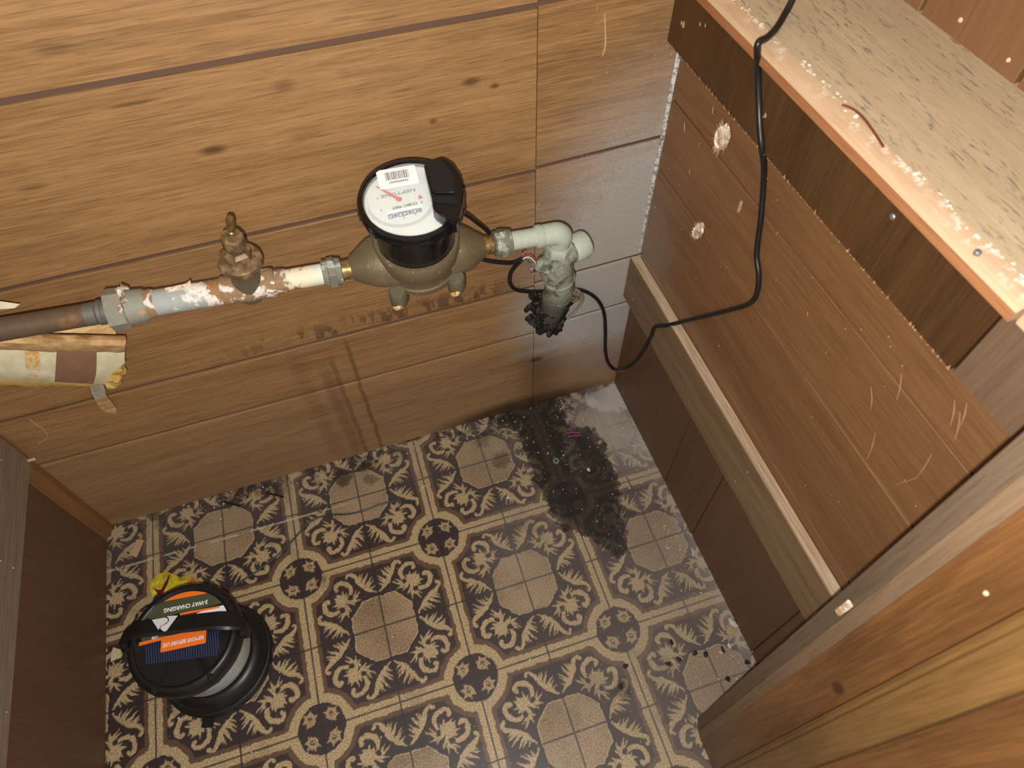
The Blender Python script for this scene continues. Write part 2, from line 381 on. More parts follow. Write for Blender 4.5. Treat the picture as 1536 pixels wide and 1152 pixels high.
# ------------------------------------------------------------------ mesh helper
class MB:
    def __init__(s): s.bm = bmesh.new()
    def face(s, vs, mi=0):
        try: f = s.bm.faces.new(vs); f.material_index = mi; return f
        except ValueError: return None
    def prism(s, poly, lo_, hi_, T=Matrix(), mi=0, lean=(0, 0)):
        """poly in local xy, from z=lo to z=hi"""
        a = [s.bm.verts.new(T @ Vector((x + lean[0] * lo_, y + lean[1] * lo_, lo_))) for x, y in poly]
        b = [s.bm.verts.new(T @ Vector((x + lean[0] * hi_, y + lean[1] * hi_, hi_))) for x, y in poly]
        n = len(poly)
        fs = [s.face(a[::-1], mi), s.face(b, mi)] + [s.face((a[i], a[(i + 1) % n], b[(i + 1) % n], b[i]), mi) for i in range(n)]
        return a + b, fs
    def box(s, c, size, T=Matrix(), bev=0.0, mi=0):
        x, y, z = size[0] / 2, size[1] / 2, size[2] / 2
        vs, fs = s.prism([(-x, -y), (x, -y), (x, y), (-x, y)], -z, z, T @ Matrix.Translation(c), mi)
        if bev: s.bevel(vs, bev)
        return vs
    def bevel(s, vs, w, seg=1):
        es = {e for v in vs for e in v.link_edges}
        bmesh.ops.bevel(s.bm, geom=list(es), offset=w, segments=seg, affect='EDGES', clamp_overlap=True)
    def lathe(s, prof, T=Matrix(), seg=40, rf=None, mi=0, a0=0.0, sx=1.0, sy=1.0):
        rings = []
        for r, z in prof:
            if r <= 1e-6: rings.append([s.bm.verts.new(T @ Vector((0, 0, z)))]); continue
            ring = []
            for i in range(seg):
                a = a0 + 2 * math.pi * i / seg; k = r * (rf(a, z) if rf else 1)
                ring.append(s.bm.verts.new(T @ Vector((k * math.cos(a) * sx, k * math.sin(a) * sy, z))))
            rings.append(ring)
        for p, q in zip(rings, rings[1:]):
            if len(p) == 1 and len(q) == 1: continue
            for i in range(seg):
                j = (i + 1) % seg
                if len(p) == 1: s.face((p[0], q[j], q[i]), mi)
                elif len(q) == 1: s.face((p[i], p[j], q[0]), mi)
                else: s.face((p[i], p[j], q[j], q[i]), mi)
    def tube(s, pts, r, seg=10, smooth=4, mi=0, jit=0.0):
        pts = [Vector(p) for p in pts]
        rr = r if isinstance(r, (list, tuple)) else [r] * len(pts)
        if smooth > 1 and len(pts) > 2:
            P, Rr = [], []
            for i in range(len(pts) - 1):
                p0, p1, p2, p3 = pts[max(i - 1, 0)], pts[i], pts[i + 1], pts[min(i + 2, len(pts) - 1)]
                for k in range(smooth):
                    u = k / smooth
                    P.append(.5 * ((2 * p1) + (p2 - p0) * u + (2 * p0 - 5 * p1 + 4 * p2 - p3) * u * u + (3 * p1 - p0 - 3 * p2 + p3) * u ** 3))
                    Rr.append(rr[i] * (1 - u) + rr[i + 1] * u)
            pts, rr = P + [pts[-1]], Rr + [rr[-1]]
        t0 = (pts[1] - pts[0]).normalized()
        n = t0.orthogonal().normalized(); rings = []
        for i, p in enumerate(pts):
            t1 = (pts[min(i + 1, len(pts) - 1)] - pts[max(i - 1, 0)]).normalized()
            n = (n - t1 * n.dot(t1)).normalized(); b = t1.cross(n)
            rings.append([s.bm.verts.new(p + (n * math.cos(2 * math.pi * k / seg) + b * math.sin(2 * math.pi * k / seg)) * rr[i] * (1 + random.uniform(-jit, jit))) for k in range(seg)])
        for p, q in zip(rings, rings[1:]):
            for i in range(seg): s.face((p[i], p[(i + 1) % seg], q[(i + 1) % seg], q[i]), mi)
        s.face(rings[0][::-1], mi); s.face(rings[-1], mi)
    def lump(s, c, r, amp=.3, freq=60, sub=3, sq=(1, 1, 1), mi=0):
        ret = bmesh.ops.create_icosphere(s.bm, subdivisions=sub, radius=1.0)
        for v in ret['verts']:
            k = 1 + amp * mnoise.noise((Vector(c) + v.co * r) * freq) * 1.6
            v.co = Vector(c) + Vector((v.co.x * sq[0], v.co.y * sq[1], v.co.z * sq[2])) * r * k
        for f in {f for v in ret['verts'] for f in v.link_faces}: f.material_index = mi
    def sheet(s, grid, th=0.0, mi=0):
        """grid of points -> quad sheet; th gives thickness along the face normal"""
        n, m = len(grid), len(grid[0])
        g = [[Vector(p) for p in row] for row in grid]
        def nrm(i, j):
            a = g[min(i + 1, n - 1)][j] - g[max(i - 1, 0)][j]; b = g[i][min(j + 1, m - 1)] - g[i][max(j - 1, 0)]
            c = a.cross(b); return c.normalized() if c.length > 1e-12 else Vector((0, 0, 1))
        A = [[s.bm.verts.new(g[i][j]) for j in range(m)] for i in range(n)]
        for i in range(n - 1):
            for j in range(m - 1): s.face((A[i][j], A[i + 1][j], A[i + 1][j + 1], A[i][j + 1]), mi)
        if th:
            B = [[s.bm.verts.new(g[i][j] - nrm(i, j) * th) for j in range(m)] for i in range(n)]
            for i in range(n - 1):
                for j in range(m - 1): s.face((B[i][j], B[i][j + 1], B[i + 1][j + 1], B[i + 1][j]), mi)
            for i in range(n - 1):
                s.face((A[i][0], B[i][0], B[i + 1][0], A[i + 1][0]), mi); s.face((A[i][-1], A[i + 1][-1], B[i + 1][-1], B[i][-1]), mi)
            for j in range(m - 1):
                s.face((A[0][j], A[0][j + 1], B[0][j + 1], B[0][j]), mi); s.face((A[-1][j], B[-1][j], B[-1][j + 1], A[-1][j + 1]), mi)
    def build(s, name, material, parent=None, base=None, smooth=True, ang=35, recalc=True):
        """link as ONE object; vertices are given in world space"""
        if recalc: bmesh.ops.recalc_face_normals(s.bm, faces=s.bm.faces[:])
        org = Vector(base) if base is not None else (wloc(parent) if parent else Vector())
        for v in s.bm.verts: v.co -= org
        me = bpy.data.meshes.new(name); s.bm.to_mesh(me); s.bm.free()
        for m_ in (material if isinstance(material, (list, tuple)) else [material]): me.materials.append(m_)
        if smooth:
            me.shade_smooth(); me.set_sharp_from_angle(angle=math.radians(ang))
        o = bpy.data.objects.new(name, me); COL.objects.link(o)
        if parent:
            o.parent = parent; o.location = org - wloc(parent)
        else: o.location = org
        return o
def wloc(o):
    v = Vector(o.location)
    while o.parent: o = o.parent; v += o.location
    return v
def tag(o, label, cat, group=None, kind=None):
    o['label'] = label; o['category'] = cat
    if group: o['group'] = group
    if kind: o['kind'] = kind
    return o
def thing(name, loc, label, cat, group=None, kind=None):
    o = bpy.data.objects.new(name, None); o.empty_display_size = .02; COL.objects.link(o); o.location = loc
    return tag(o, label, cat, group, kind)
def frame(o, x, y, z):
    m = Matrix.Identity(4)
    for i, a in enumerate((x, y, z)):
        for k in range(3): m[k][i] = a[k]
    for k in range(3): m[k][3] = o[k]
    return m
def axis_frame(o, z, hint=(0, 0, 1)):
    z = Vector(z).normalized(); x = Vector(hint).cross(z)
    if x.length < 1e-4: x = Vector((1, 0, 0)).cross(z)
    x.normalize(); return frame(o, x, z.cross(x), z)
def text(body, size, T, material, parent, name='lettering', bold=0.0, sx=1.0):
    c = bpy.data.curves.new(name, 'FONT'); c.body = body; c.size = size; c.align_x = 'CENTER'; c.align_y = 'CENTER'
    c.offset = bold; c.extrude = .00008; c.resolution_u = 2; c.materials.append(material)
    tmp = bpy.data.objects.new('tmp', c); COL.objects.link(tmp)
    me = bpy.data.meshes.new_from_object(tmp.evaluated_get(bpy.context.evaluated_depsgraph_get()))
    bpy.data.objects.remove(tmp); bpy.data.curves.remove(c); me.name = name
    o = bpy.data.objects.new(name, me); COL.objects.link(o); o.parent = parent
    L = T.copy(); L.translation = T.translation - wloc(parent)
    o.matrix_local = L @ Matrix.Diagonal((sx, 1, 1, 1))
    return o
def planks(parent, spec, material, bev=.0007):
    for poly, T, th in spec:
        b = MB(); vs, _ = b.prism(poly, 0, th, T); b.bevel(vs, bev)
        b.build('plank', material, parent, smooth=False)

# ------------------------------------------------------------------ the shell
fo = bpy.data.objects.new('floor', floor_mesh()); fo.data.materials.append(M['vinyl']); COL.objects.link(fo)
tag(fo, 'patterned brown and cream sheet vinyl floor with octagons and scrolls, wet stain in the corner', 'floor', kind='structure')

# back wall: two sheets of grooved panelling on a dark backing
b = MB(); b.box((-.42, .013, .62), (1.2, .018, 1.3))
wb = tag(b.build('wall_back', M['groove'], base=(-.42, .02, 0), smooth=False), 'back wall of grooved brown wood panelling behind the pipes', 'wall', kind='structure')
TB = frame((0, 0, 0), (1, 0, 0), (0, 0, 1), (0, -1, 0))   # local xy = world xz, extrudes towards the room
G = .0034
def xs(z): return -.1655 - .010 * z
sp = []
zl = [(-.0, .0), (.2178, .2178), (.3298, .3298), (.5407, .5407), (.7410, .7410), (1.2, 1.2)]
for i in range(5):
    z0, z1 = zl[i][0] + (G if i else 0.001), zl[i + 1][0] - G
    sp.append(([(-1.0, z0), (xs(z0) - .0005, z0), (xs(z1) - .0005, z1), (-1.0, z1)], TB @ Matrix.Translation((0, 0, -.0042)), .0042))
zr = [(0, 0), (.2285, .2340), (.3365, .3405), (.5445, .5495), (.7435, .7465), (1.2, 1.2)]
for i in range(5):
    g0 = G if i else .001
    a0, a1 = zr[i][0] + g0, zr[i][1] + g0; c0, c1 = zr[i + 1][0] - G, zr[i + 1][1] - G
    sp.append(([(xs(a0) + .0004, a0), (.16, a1 + (a1 - a0)), (.16, c1 + (c1 - c0)), (xs(c0) + .0004, c0)], TB @ Matrix.Translation((0, 0, -.0042)), .0042))
planks(wb, sp, M['wall_wood'], .0005)

# right half wall: horizontal planks above, vertical panels below
b = MB(); b.box((.055, -.33, .375), (.10, .66, .75))
wr = tag(b.build('wall_right', M['groove'], base=(.055, -.33, 0), smooth=False), 'low right wall of brown grooved planks under the pale ledge', 'wall', kind='structure')
TR = frame((0, 0, 0), (0, -1, 0), (0, 0, 1), (-1, 0, 0))   # local x = towards camera, y = up, extrudes into the room
sp = []
e = 0.62
for z00, z01, z10, z11 in ((.3490, .3585, .5047, .5047), (.5047, .5047, .6053, .6053), (.6053, .6053, .74, .74)):
    z00 += G * .65; z01 += G * .65; z10 -= G * .65; z11 -= G * .65
    sp.append(([(0.004, z00), (e, z01), (e, z11), (0.004, z10)], TR @ Matrix.Translation((0, 0, -.0050)), .0050))
sp.append(([(0.004, .300), (e, .305), (e, .3565), (0.004, .3470)], TR @ Matrix.Translation((0, 0, -.0050)), .0042))
planks(wr, sp, M['right_wood'], .0005)
sp = []
for y0, y1 in ((.002, .0285), (.0285, .2275), (.2275, .330), (.330, .5285), (.5285, .62)):
    sp.append(([(y0 + .0012, .001), (y1 - .0012, .001), (y1 - .0012, .2985), (y0 + .0012, .2985)], TR @ Matrix.Translation((0, 0, -.0050)), .0046))
planks(wr, sp, M['panel_wood'], .0005)
# gouges through the veneer that show white plaster
M['scratch'] = mat('scratched_veneer', color=rgb(158, 128, 98), rough=.8)
M['plaster'] = mat('broken_plaster', lambda t: (lambda n, n2: (mixc(t, n.step(.36, .62), rgb(176, 140, 100), rgb(232, 226, 212)), n2))(nz(t, pos(t), 90, 4, .7), nz(t, pos(t), 240, 3, .7)), rough=.8, bump=.8)
M['fray'] = mat('frayed_veneer', lambda t: mixc(t, nz(t, pos(t), 300, 2), rgb(140, 104, 68), rgb(206, 176, 136)), rough=.8)
def gouge(px, py, hw, hh, seed, tilt):
    c = at(px, py, 0, 0); rnd = random.Random(seed)
    b = MB(); n = 26; rings = []
    for k, (s_, d) in enumerate(((1.0, .0004), (.86, .0016), (.72, .0004), (.5, .0010), (.25, .0006))):
        ring = []
        for i in range(n):
            a = 2 * math.pi * i / n
            rr = s_ * (1 + .10 * rnd.uniform(-1, 1) + .1 * math.sin(2 * a + seed))
            y, z = rr * hw * math.cos(a), rr * hh * math.sin(a)
            y, z = y * math.cos(tilt) - z * math.sin(tilt), y * math.sin(tilt) + z * math.cos(tilt)
            ring.append(b.bm.verts.new((c.x - d - rnd.uniform(0, .0007), c.y + y, c.z + z)))
        rings.append(ring)
    for p, q in zip(rings, rings[1:]):
        for i in range(n): b.face((p[i], p[(i + 1) % n], q[(i + 1) % n], q[i]))
    b.face(rings[-1])
    g = b.build('gouge', M['plaster'], wr, smooth=False); g['label'] = 'ragged gouge showing white plaster'
    b = MB()
    for i in range(46):
        a = rnd.uniform(0, 2 * math.pi); s1 = rnd.uniform(1.05, 1.5)
        def pt(s_, da=0):
            y, z = s_ * hw * math.cos(a + da), s_ * hh * math.sin(a + da)
            return Vector((c.x, c.y + y * math.cos(tilt) - z * math.sin(tilt), c.z + y * math.sin(tilt) + z * math.cos(tilt)))
        p0, p1, p2 = pt(.85, -.07), pt(.85, .07), pt(s1)
        b.face([b.bm.verts.new(p) for p in (p0 - Vector((.0012, 0, 0)), p1 - Vector((.0012, 0, 0)), p2 - Vector((.0022, 0, 0)))])
        b.face([b.bm.verts.new(p) for p in (p0 - Vector((.0004, 0, 0)), p1 - Vector((.0004, 0, 0)), p2 - Vector((.0020, 0, 0)))])
    f = b.build('splinter', M['fray'], g, smooth=False); f['kind'] = 'stuff'
gouge(1084, 206, .0115, .0185, 3, .25)
gouge(1048, 346, .0085, .0165, 5, .5)
for k, (x, y) in enumerate(((1110, 310),)):
    c = at(x, y, 0, 0); b = MB(); b.lump(c - Vector((.0004, 0, 0)), .006, .3, 200, 2, (.06, .5, 1.4)); b.build('scuff', M['fray'], wr, smooth=False)

# torn pale fibres and flecks stuck to the walls, a drip and a curved scratch
def flecks(parent, lst, axis, off, label):
    b = MB(); rf = random.Random(5)
    for x, y, L in lst:
        p = at(x, y, axis, off); d = Vector((rf.uniform(-.5, .5), rf.uniform(-.5, .5), 1)); d[axis] = 0; d.normalize()
        k = p.copy(); k[axis] -= .0005
        b.tube([k - d * L / 2, k + Vector([0 if i == axis else rf.uniform(-.0006, .0006) for i in range(3)]), k + d * L / 2], [.0002, .0005, .0002], 5, 2)
    o = b.build('fleck', M['fray'], parent, smooth=False); o['kind'] = 'stuff'; o['label'] = label
rf = random.Random(8)
flecks(wb, [(853, 247, .004), (851, 270, .009), (847, 275, .005), (896, 12, .004), (926, 88, .003), (911, 108, .003), (891, 120, .004), (981, 83, .003), (1001, 40, .003), (1000, 70, .006), (1007, 80, .006), (997, 110, .005), (812, 300, .008), (808, 307, .006), (965, 200, .004), (974, 190, .005), (786, 447, .007), (900, 508, .006), (905, 510, .005), (870, 512, .003), (792, 472, .004)] + [(rf.uniform(840, 975), rf.uniform(230, 420), rf.uniform(.0008, .0022)) for _ in range(60)] + [(rf.uniform(170, 520), rf.uniform(655, 760), rf.uniform(.001, .004)) for _ in range(26)], 1, 0.0, 'pale torn flecks stuck to the panelling')
flecks(wr, [(1070, 165, .008), (1027, 190, .012), (1035, 258, .008), (1050, 216, .006), (1019, 278, .004), (1004, 252, .004), (1166, 350, .006), (1165, 420, .003), (1212, 470, .004), (983, 311, .003), (1240, 528, .003)] + [(rf.uniform(990, 1400), rf.uniform(250, 760), rf.uniform(.001, .003)) for _ in range(26)], 0, 0.0, 'pale torn flecks stuck to the planks')
b = MB(); b.tube([at(x, y, 1, -.0002) for x, y in ((43, 628), (55, 637), (66, 645), (71, 652), (68, 659), (58, 665))], .0005, 5, 4)
b.tube([at(x, y, 1, -.0002) for x, y in ((907, 20), (908, 45), (908, 68), (904, 84))], [.0008, .0012, .0014, .0008], 6, 4)
b.build('scratch', M['fray'], wb)['label'] = 'pale curved scratch and dried drip'
b = MB(); y_ = random.Random(3)
for x0, y0, x1, y1 in ((1352, 560, 1345, 600), (1306, 580, 1306, 615), (1432, 600, 1425, 640), (1440, 618, 1432, 660), (1450, 605, 1440, 640), (1398, 680, 1372, 720), (1376, 716, 1340, 728), (1313, 648, 1300, 690)):
    b.tube([at(x0, y0, 0, -.0002), at((x0 + x1) / 2 + 2, (y0 + y1) / 2, 0, -.0003), at(x1, y1, 0, -.0002)], [.0002, .0005, .0002], 5, 3)
b.build('scratch', M['scratch'], wr)['label'] = 'pale scratches in the veneer'

# dark band and ledge on top of the right wall
b = MB(); b.box((-.0100, -.238, .714), (.0200, .474, .072), bev=.0006)
bd = tag(b.build('trim_1', M['band'], base=(-.01, -.24, .68), smooth=False), 'dark stained plywood band under the pale ledge, rough splintered lower edge', 'trim', kind='structure')
b = MB(); b.box((-.0096, -.56, .714), (.0192, .166, .072), bev=.0006)
b.build('end_board', M['band_dusty'], bd, smooth=False)['label'] = 'dusty lighter end piece of the dark band'
b = MB()
for i in range(95):
    y = -.02 - .46 * (i / 95) + random.uniform(-.003, .003); h = random.choice((.0015, .002, .003, .0045)) * random.uniform(.6, 1.3)
    w_ = random.uniform(.0005, .0014); z0 = .6775; x0 = -.0203
    vs = [Vector((x0, y - w_, z0)), Vector((x0, y + w_, z0)), Vector((x0 - .0005, y + random.uniform(-.002, .001), z0 + h))]
    b.face([b.bm.verts.new(v) for v in vs]); b.face([b.bm.verts.new(v + Vector((-.0004, 0, 0))) for v in vs[::-1]])
o = b.build('splinter', M['fray'], bd, smooth=False); o['kind'] = 'stuff'; o['label'] = 'fringe of torn splinters'
b = MB()
for x, y, r in ((1025, 37, .0032), (1022, 34, .002), (1050, 36, .0016), (1058, 38, .0016), (1097, 39, .0022), (1148, 173, .002), (1144, 176, .0016), (1166, 300, .0008)):
    b.lump(at(x, y, 0, -.0203), r, .4, 400, 2, (.15, .7, 1.2))
o = b.build('wood_chip', M['fray'], bd, smooth=False); o['kind'] = 'stuff'; o['label'] = 'pale nicks in the dark face'
M['steel'] = mat('screw_steel', lambda t: mixc(t, nz(t, pos(t), 400, 2), rgb(120, 122, 124), rgb(176, 178, 180)), rough=.4, metal=.7)
def screw(p, n, r, parent, m='steel'):
    b = MB(); b.lathe([(0, .0012), (r * .7, .0011), (r, .0004), (r, -.002), (0, -.002)], axis_frame(p, n, (0, .2, 1)), 14)
    b.build('screw', M[m], parent)
screw(at(1339, 325, 0, -.020), (-1, 0, 0), .0026, bd)

lt = .766; lx = -.0335
ledge = thing('ledge', (.05, -.25, .75), 'pale grey-streaked wooden ledge capping the low right wall', 'ledge')
b = MB(); vs, _ = b.prism([(-.0135, .7515), (.14, .7515), (.14, lt), (-.0135, lt)], 0, .487, frame((0, 0.0, 0), (1, 0, 0), (0, 0, 1), (0, -1, 0)))
b.build('ledge_board', M['ledge'], ledge, smooth=False)
b = MB(); pr = [(-.0135, .7515), (-.0135, lt + .0002), (-.0215, lt - .0006), (-.0290, lt - .0036), (-.0318, lt - .0060), (-.0318, .7515)]
N = 60; rows = []
for i in range(N + 1):
    y = -.0 - .487 * i / N; w1 = .0012 * mnoise.noise((y * 40, 0, 1))
    rows.append([(x + (w1 if k in (2, 3) else 0), y, z + (.4 * w1 if k in (1, 2, 3) else 0)) for k, (x, z) in enumerate(pr)])
for i in range(N):
    A = rows[i]; B2 = rows[i + 1]
for k in range(5):
    pass
vv = [[b.bm.verts.new(p) for p in r] for r in rows]
for i in range(N):
    for k in range(6):
        k2 = (k + 1) % 6; b.face((vv[i][k], vv[i + 1][k], vv[i + 1][k2], vv[i][k2]), 1 if k == 4 else 0)
b.face(vv[0]); b.face(vv[-1][::-1])
lip = b.build('ledge_lip', [M['lip'], M['lip_front']], ledge, ang=20); lip['label'] = 'worn orange front lip with chipped varnish'
b = MB(); vs, _ = b.prism([(-.0300, .7515), (.14, .7515), (.14, lt), (-.0300, lt)], .4885, .62, frame((0, 0.0, 0), (1, 0, 0), (0, 0, 1), (0, -1, 0))); b.bevel(vs, .002)
b.build('ledge_board', M['lip'], ledge, smooth=False)['label'] = 'end piece of the ledge behind a dark joint'
screw(at(1467, 378, 2, lt), (0, 0, 1), .0024, ledge)
M['wood_sliver'] = mat('red_sliver', color=rgb(112, 52, 30), rough=.5)
b = MB(); b.tube([at(x, y, 2, lt + .0018) for x, y in ((1263, 157), (1280, 164), (1296, 178), (1312, 200), (1325, 220))], .0009, 6)
b.build('splinter', M['wood_sliver'], ledge)['label'] = 'lifted reddish sliver on the front lip'
b = MB()
for i in range(150):
    u = random.random(); y = -.03 - .45 * u
    if mnoise.noise((y * 14, 3, 0)) < -.12: continue
    b.lump((-.0135 + random.gauss(0, .0018), y, lt + .0003), random.uniform(.0006, .0019), .4, 500, 1, (1, 1.3, .5))
o = b.build('chipped_varnish', M['plaster'], ledge, smooth=False); o['kind'] = 'stuff'; o['label'] = 'pale chipped flakes along the lip'

# wall that rises behind the ledge
b = MB(); b.box((.152, -.40, .60), (.018, 1.0, 1.4))
wu = tag(b.build('wall_upper', M['groove'], base=(.15, -.4, 0), smooth=False), 'orange-brown grooved wall rising behind the pale ledge', 'wall', kind='structure')
XU = .131; ys = [-at(1378, 20, 0, XU).y, -at(1517, 135, 0, XU).y]
sp = []; cuts = [-.08, ys[0], ys[1], ys[1] + .20, .88]
for y0, y1 in zip(cuts, cuts[1:]):
    sp.append(([(y0 + .002, .75), (y1 - .002, .75), (y1 - .002, 1.28), (y0 + .002, 1.28)], frame((XU + .014, 0, 0), (0, -1, 0), (0, 0, 1), (-1, 0, 0)), .014))
planks(wu, sp, M['upper_wall'], .001)
M['dot'] = mat('cream_filler', color=rgb(214, 190, 150), rough=.7)
screw(at(1441, 30, 0, XU), (-1, 0, 0), .0022, wu, 'dot'); screw(at(1513, 90, 0, XU), (-1, 0, 0), .0019, wu, 'dot')

# caulk line in the right back corner
b = MB(); pts = [(-.0012, -.0012, z) for z in (.352, .40, .45, .5, .55, .6, .68)]
b.tube(pts, [.0016, .0018, .0028, .0030, .0034, .0032, .0034], 8, 3, jit=.18)
tag(b.build('trim_2', M['caulk'], base=(0, 0, .352)), 'grey-white caulk line in the right back corner', 'caulk', kind='structure')

# mounting boards: right and left
def mboard(name, face_x, wall_x, y0, y1, z0, z1, dz, mats, label, cut=0.0):
    b = MB(); s_ = 1 if face_x < wall_x else -1
    prof = [(wall_x, z0), (face_x, z0), (face_x, z1 - .0012), (face_x + s_ * .0012, z1), (wall_x, z1)]
    N = 14; rows = []
    for i in range(N + 1):
        u = i / N; y = y0 + (y1 - y0) * u
        rows.append([b.bm.verts.new((x, y + (cut * (z - z0) if i == 0 else 0), z + dz * u + .0004 * mnoise.noise((y * 30, z * 9, 2)))) for x, z in prof])
    for i in range(N):
        for k in range(5):
            k2 = (k + 1) % 5; b.face((rows[i][k], rows[i + 1][k], rows[i + 1][k2], rows[i][k2]), 1 if k == 3 else 0)
    b.face(rows[0]); b.face(rows[-1][::-1])
    return tag(b.build(name, mats, base=(wall_x, (y0 + y1) / 2, z0), smooth=False), label, 'trim', kind='structure')
rb = mboard('trim_3', -.0150, 0, -.0015, -.64, .2560, .3420, -.006, [M['board_wood'], M['board_edge']], 'grey-brown board with a pale top edge fixed along the right wall, cable stapled over it')
for x, y in ((1121, 708), (1103, 722), (949, 449)): screw(at(x, y, 0, -.0150), (-1, 0, 0), .0019, rb)
b = MB(); b.box((-.012, -.575, .3385), (.012, .05, .003), bev=.001); b.lump((-.012, -.56, .338), .006, .4, 200, 2, (1, 2, .4))
b.build('paint_smear', M['plaster'], rb, smooth=False)['label'] = 'white filler on the near end of the top edge'

# left wall
b = MB(); b.box((-.953, -.45, .6), (.036, 1.0, 1.2))
wl = tag(b.build('wall_left', M['panel_wood'], base=(-.95, -.45, 0), smooth=False), 'dark brown left wall beside the lantern', 'wall', kind='structure')
M['left_panel'] = M['panel_wood']
lb = mboard('trim_4', -.918, -.935, -.0115, -.9, .2490, .420, .0, [M['left_board'], M['left_board']], 'grey weathered board on the left wall, dark gap at its back end')
for x, y in ((1, 841), (20, 852), (10, 1068), (2, 690)): screw(at(x, y, 0, -.918), (1, 0, 0), .0014, lb)
# corner strip left of the back wall
b = MB(); vs, _ = b.prism([(-.9368, -.0005), (-.9240, -.0005), (-.9265, -.011), (-.9350, -.0265), (-.9368, -.0265)], .0005, .60, lean=(.006, 0)); b.bevel(vs, .0008)
cs = tag(b.build('trim_5', M['strip'], base=(-.93, -.013, 0), smooth=False), 'upright corner strip where the left wall meets the back wall', 'trim', kind='structure')
b = MB(); c = at(46, 690, 1, -.014); b.box(c, (.012, .003, .004), bev=.0006); b.build('wood_chip', M['board_edge'], cs, smooth=False)

# ------------------------------------------------------------------ door jamb, near right
lean = (.0082, .0248)
jb = thing('door_1', (-.12, -.63, 0), 'orange pine door jamb with moulded stop at the near right', 'door jamb', kind='structure')
def jpart(name, poly, m, z1=1.02, bev=.0):
    b = MB(); vs, _ = b.prism(poly, .0005, z1, lean=lean)
    if bev: b.bevel(vs, bev)
    return b.build(name, m, jb, smooth=False)
jpart('rough_board', [(-.1185, -.584), (-.126, -.6006), (.03, -.6006), (.03, -.584)], M['jamb_rough'], bev=.0005)['label'] = 'grey-brown rough edge strip'
jpart('edge_strip', [(-.126, -.6008), (-.1280, -.6134), (.03, -.6134), (.03, -.6008)], M['jamb_edge'], bev=.0005)['label'] = 'worn lighter edge strip'
jpart('jamb_board', [(-.1272, -.6136), (-.1276, -.6520), (.03, -.6520), (.03, -.6136)], M['jamb'])['label'] = 'orange board with a dark knot'
prof = [(-.1276, -.6522), (-.1330, -.6535), (-.1352, -.6565), (-.1345, -.6590), (-.1372, -.6610), (-.1378, -.6860), (-.1300, -.6880), (.03, -.6880), (.03, -.6522)]
jpart('door_stop', prof, M['stop'])['label'] = 'yellow moulded stop strip'
jpart('jamb_board', [(-.1300, -.6882), (-.1310, -.80), (.03, -.80), (.03, -.6882)], M['jamb'])
b = MB(); b.box(at(1266, 912, 0, -.1212), (.003, .006, .026), bev=.001); b.build('paint_smear', M['plaster'], jb, smooth=False)
for x, y in ((1479, 890),): screw(at(x, y, 0, -.122), (-1, 0, 0), .0015, jb, 'dot')

# ------------------------------------------------------------------ pipe materials
def rusty(name, base, base2, spots, k=.5, fr=60, rough=.65, metal=.0, bump=.6):
    def fn(t):
        p = pos(t); n = nz(t, p, fr, 5, .65, .4); n2 = nz(t, p, fr * 5, 3, .7)
        c = mixc(t, n2, base, base2); c = mixc(t, n.step(k, k + .08), c, spots)
        return c, n * .6 + n2 * .5
    return mat(name, fn, rough=rough, metal=metal, bump=bump)
M['copper'] = rusty('tarnished_copper', rgb(84, 68, 54), rgb(112, 92, 72), rgb(128, 92, 64), .58, 24, .42, .25, .15)
M['solder'] = rusty('solder_film', rgb(92, 92, 92), rgb(124, 118, 108), rgb(110, 82, 58), .56, 50, .45, .4)
M['galv'] = rusty('dull_zinc', rgb(112, 112, 100), rgb(150, 148, 134), rgb(172, 140, 96), .60, 60, .65, .1, .9)
def scaled(t):
    p = pos(t); px, py, pz = sep(t, p)
    n = nz(t, p, 42, 5, .65, .5); n2 = nz(t, p, 280, 3, .7)
    zinc = mixc(t, n2, rgb(136, 140, 136), rgb(168, 172, 168))
    white = mixc(t, n2, rgb(198, 192, 178), rgb(232, 228, 220))
    rust = mixc(t, n2, rgb(116, 80, 48), rgb(164, 124, 82))
    f = px + (n - .5) * .16 + (pz - .553) * 1.0
    c = mixc(t, f.step(-.590, -.576), zinc, white)
    c = mixc(t, f.step(-.562, -.548), c, rust)
    return c, n + n2 * .6
M['scale_tube'] = mat('scaled_zinc', scaled, rough=.7, bump=.5)
def crust(t):
    p = pos(t); n = nz(t, p, 75, 4, .65, .6); n2 = nz(t, p, 260, 4, .75)
    c = mixc(t, n2, rgb(104, 78, 52), rgb(168, 136, 100))
    c = mixc(t, n.step(.49, .58), c, mixc(t, n2, rgb(190, 182, 170), rgb(226, 222, 214)))
    return c, n + n2
M['crust'] = mat('rust_and_scale', crust, rough=.85, bump=1.0)
def cream(t):
    p = pos(t); px, py, pz = sep(t, p); n = nz(t, p, 80, 4, .7); n2 = nz(t, p, 260, 3, .7)
    c = mixc(t, n2, rgb(206, 190, 156), rgb(228, 220, 198))
    c = mixc(t, (n + px.step(-.46, -.51) * .16).step(.58, .70), c, rgb(150, 108, 68))
    c = mixc(t, px.step(-.466, -.458) * .6, c, rgb(196, 208, 200))
    return c, n
M['cream_tube'] = mat('cream_scale', cream, rough=.7, bump=.5)
M['nut'] = rusty('chipped_green_paint', rgb(100, 100, 88), rgb(128, 126, 110), rgb(164, 172, 158), .52, 60, .65, .1, .6)
M['green'] = rusty('pale_green_paint', rgb(160, 168, 150), rgb(184, 190, 174), rgb(120, 120, 106), .62, 50, .6, 0, .4)
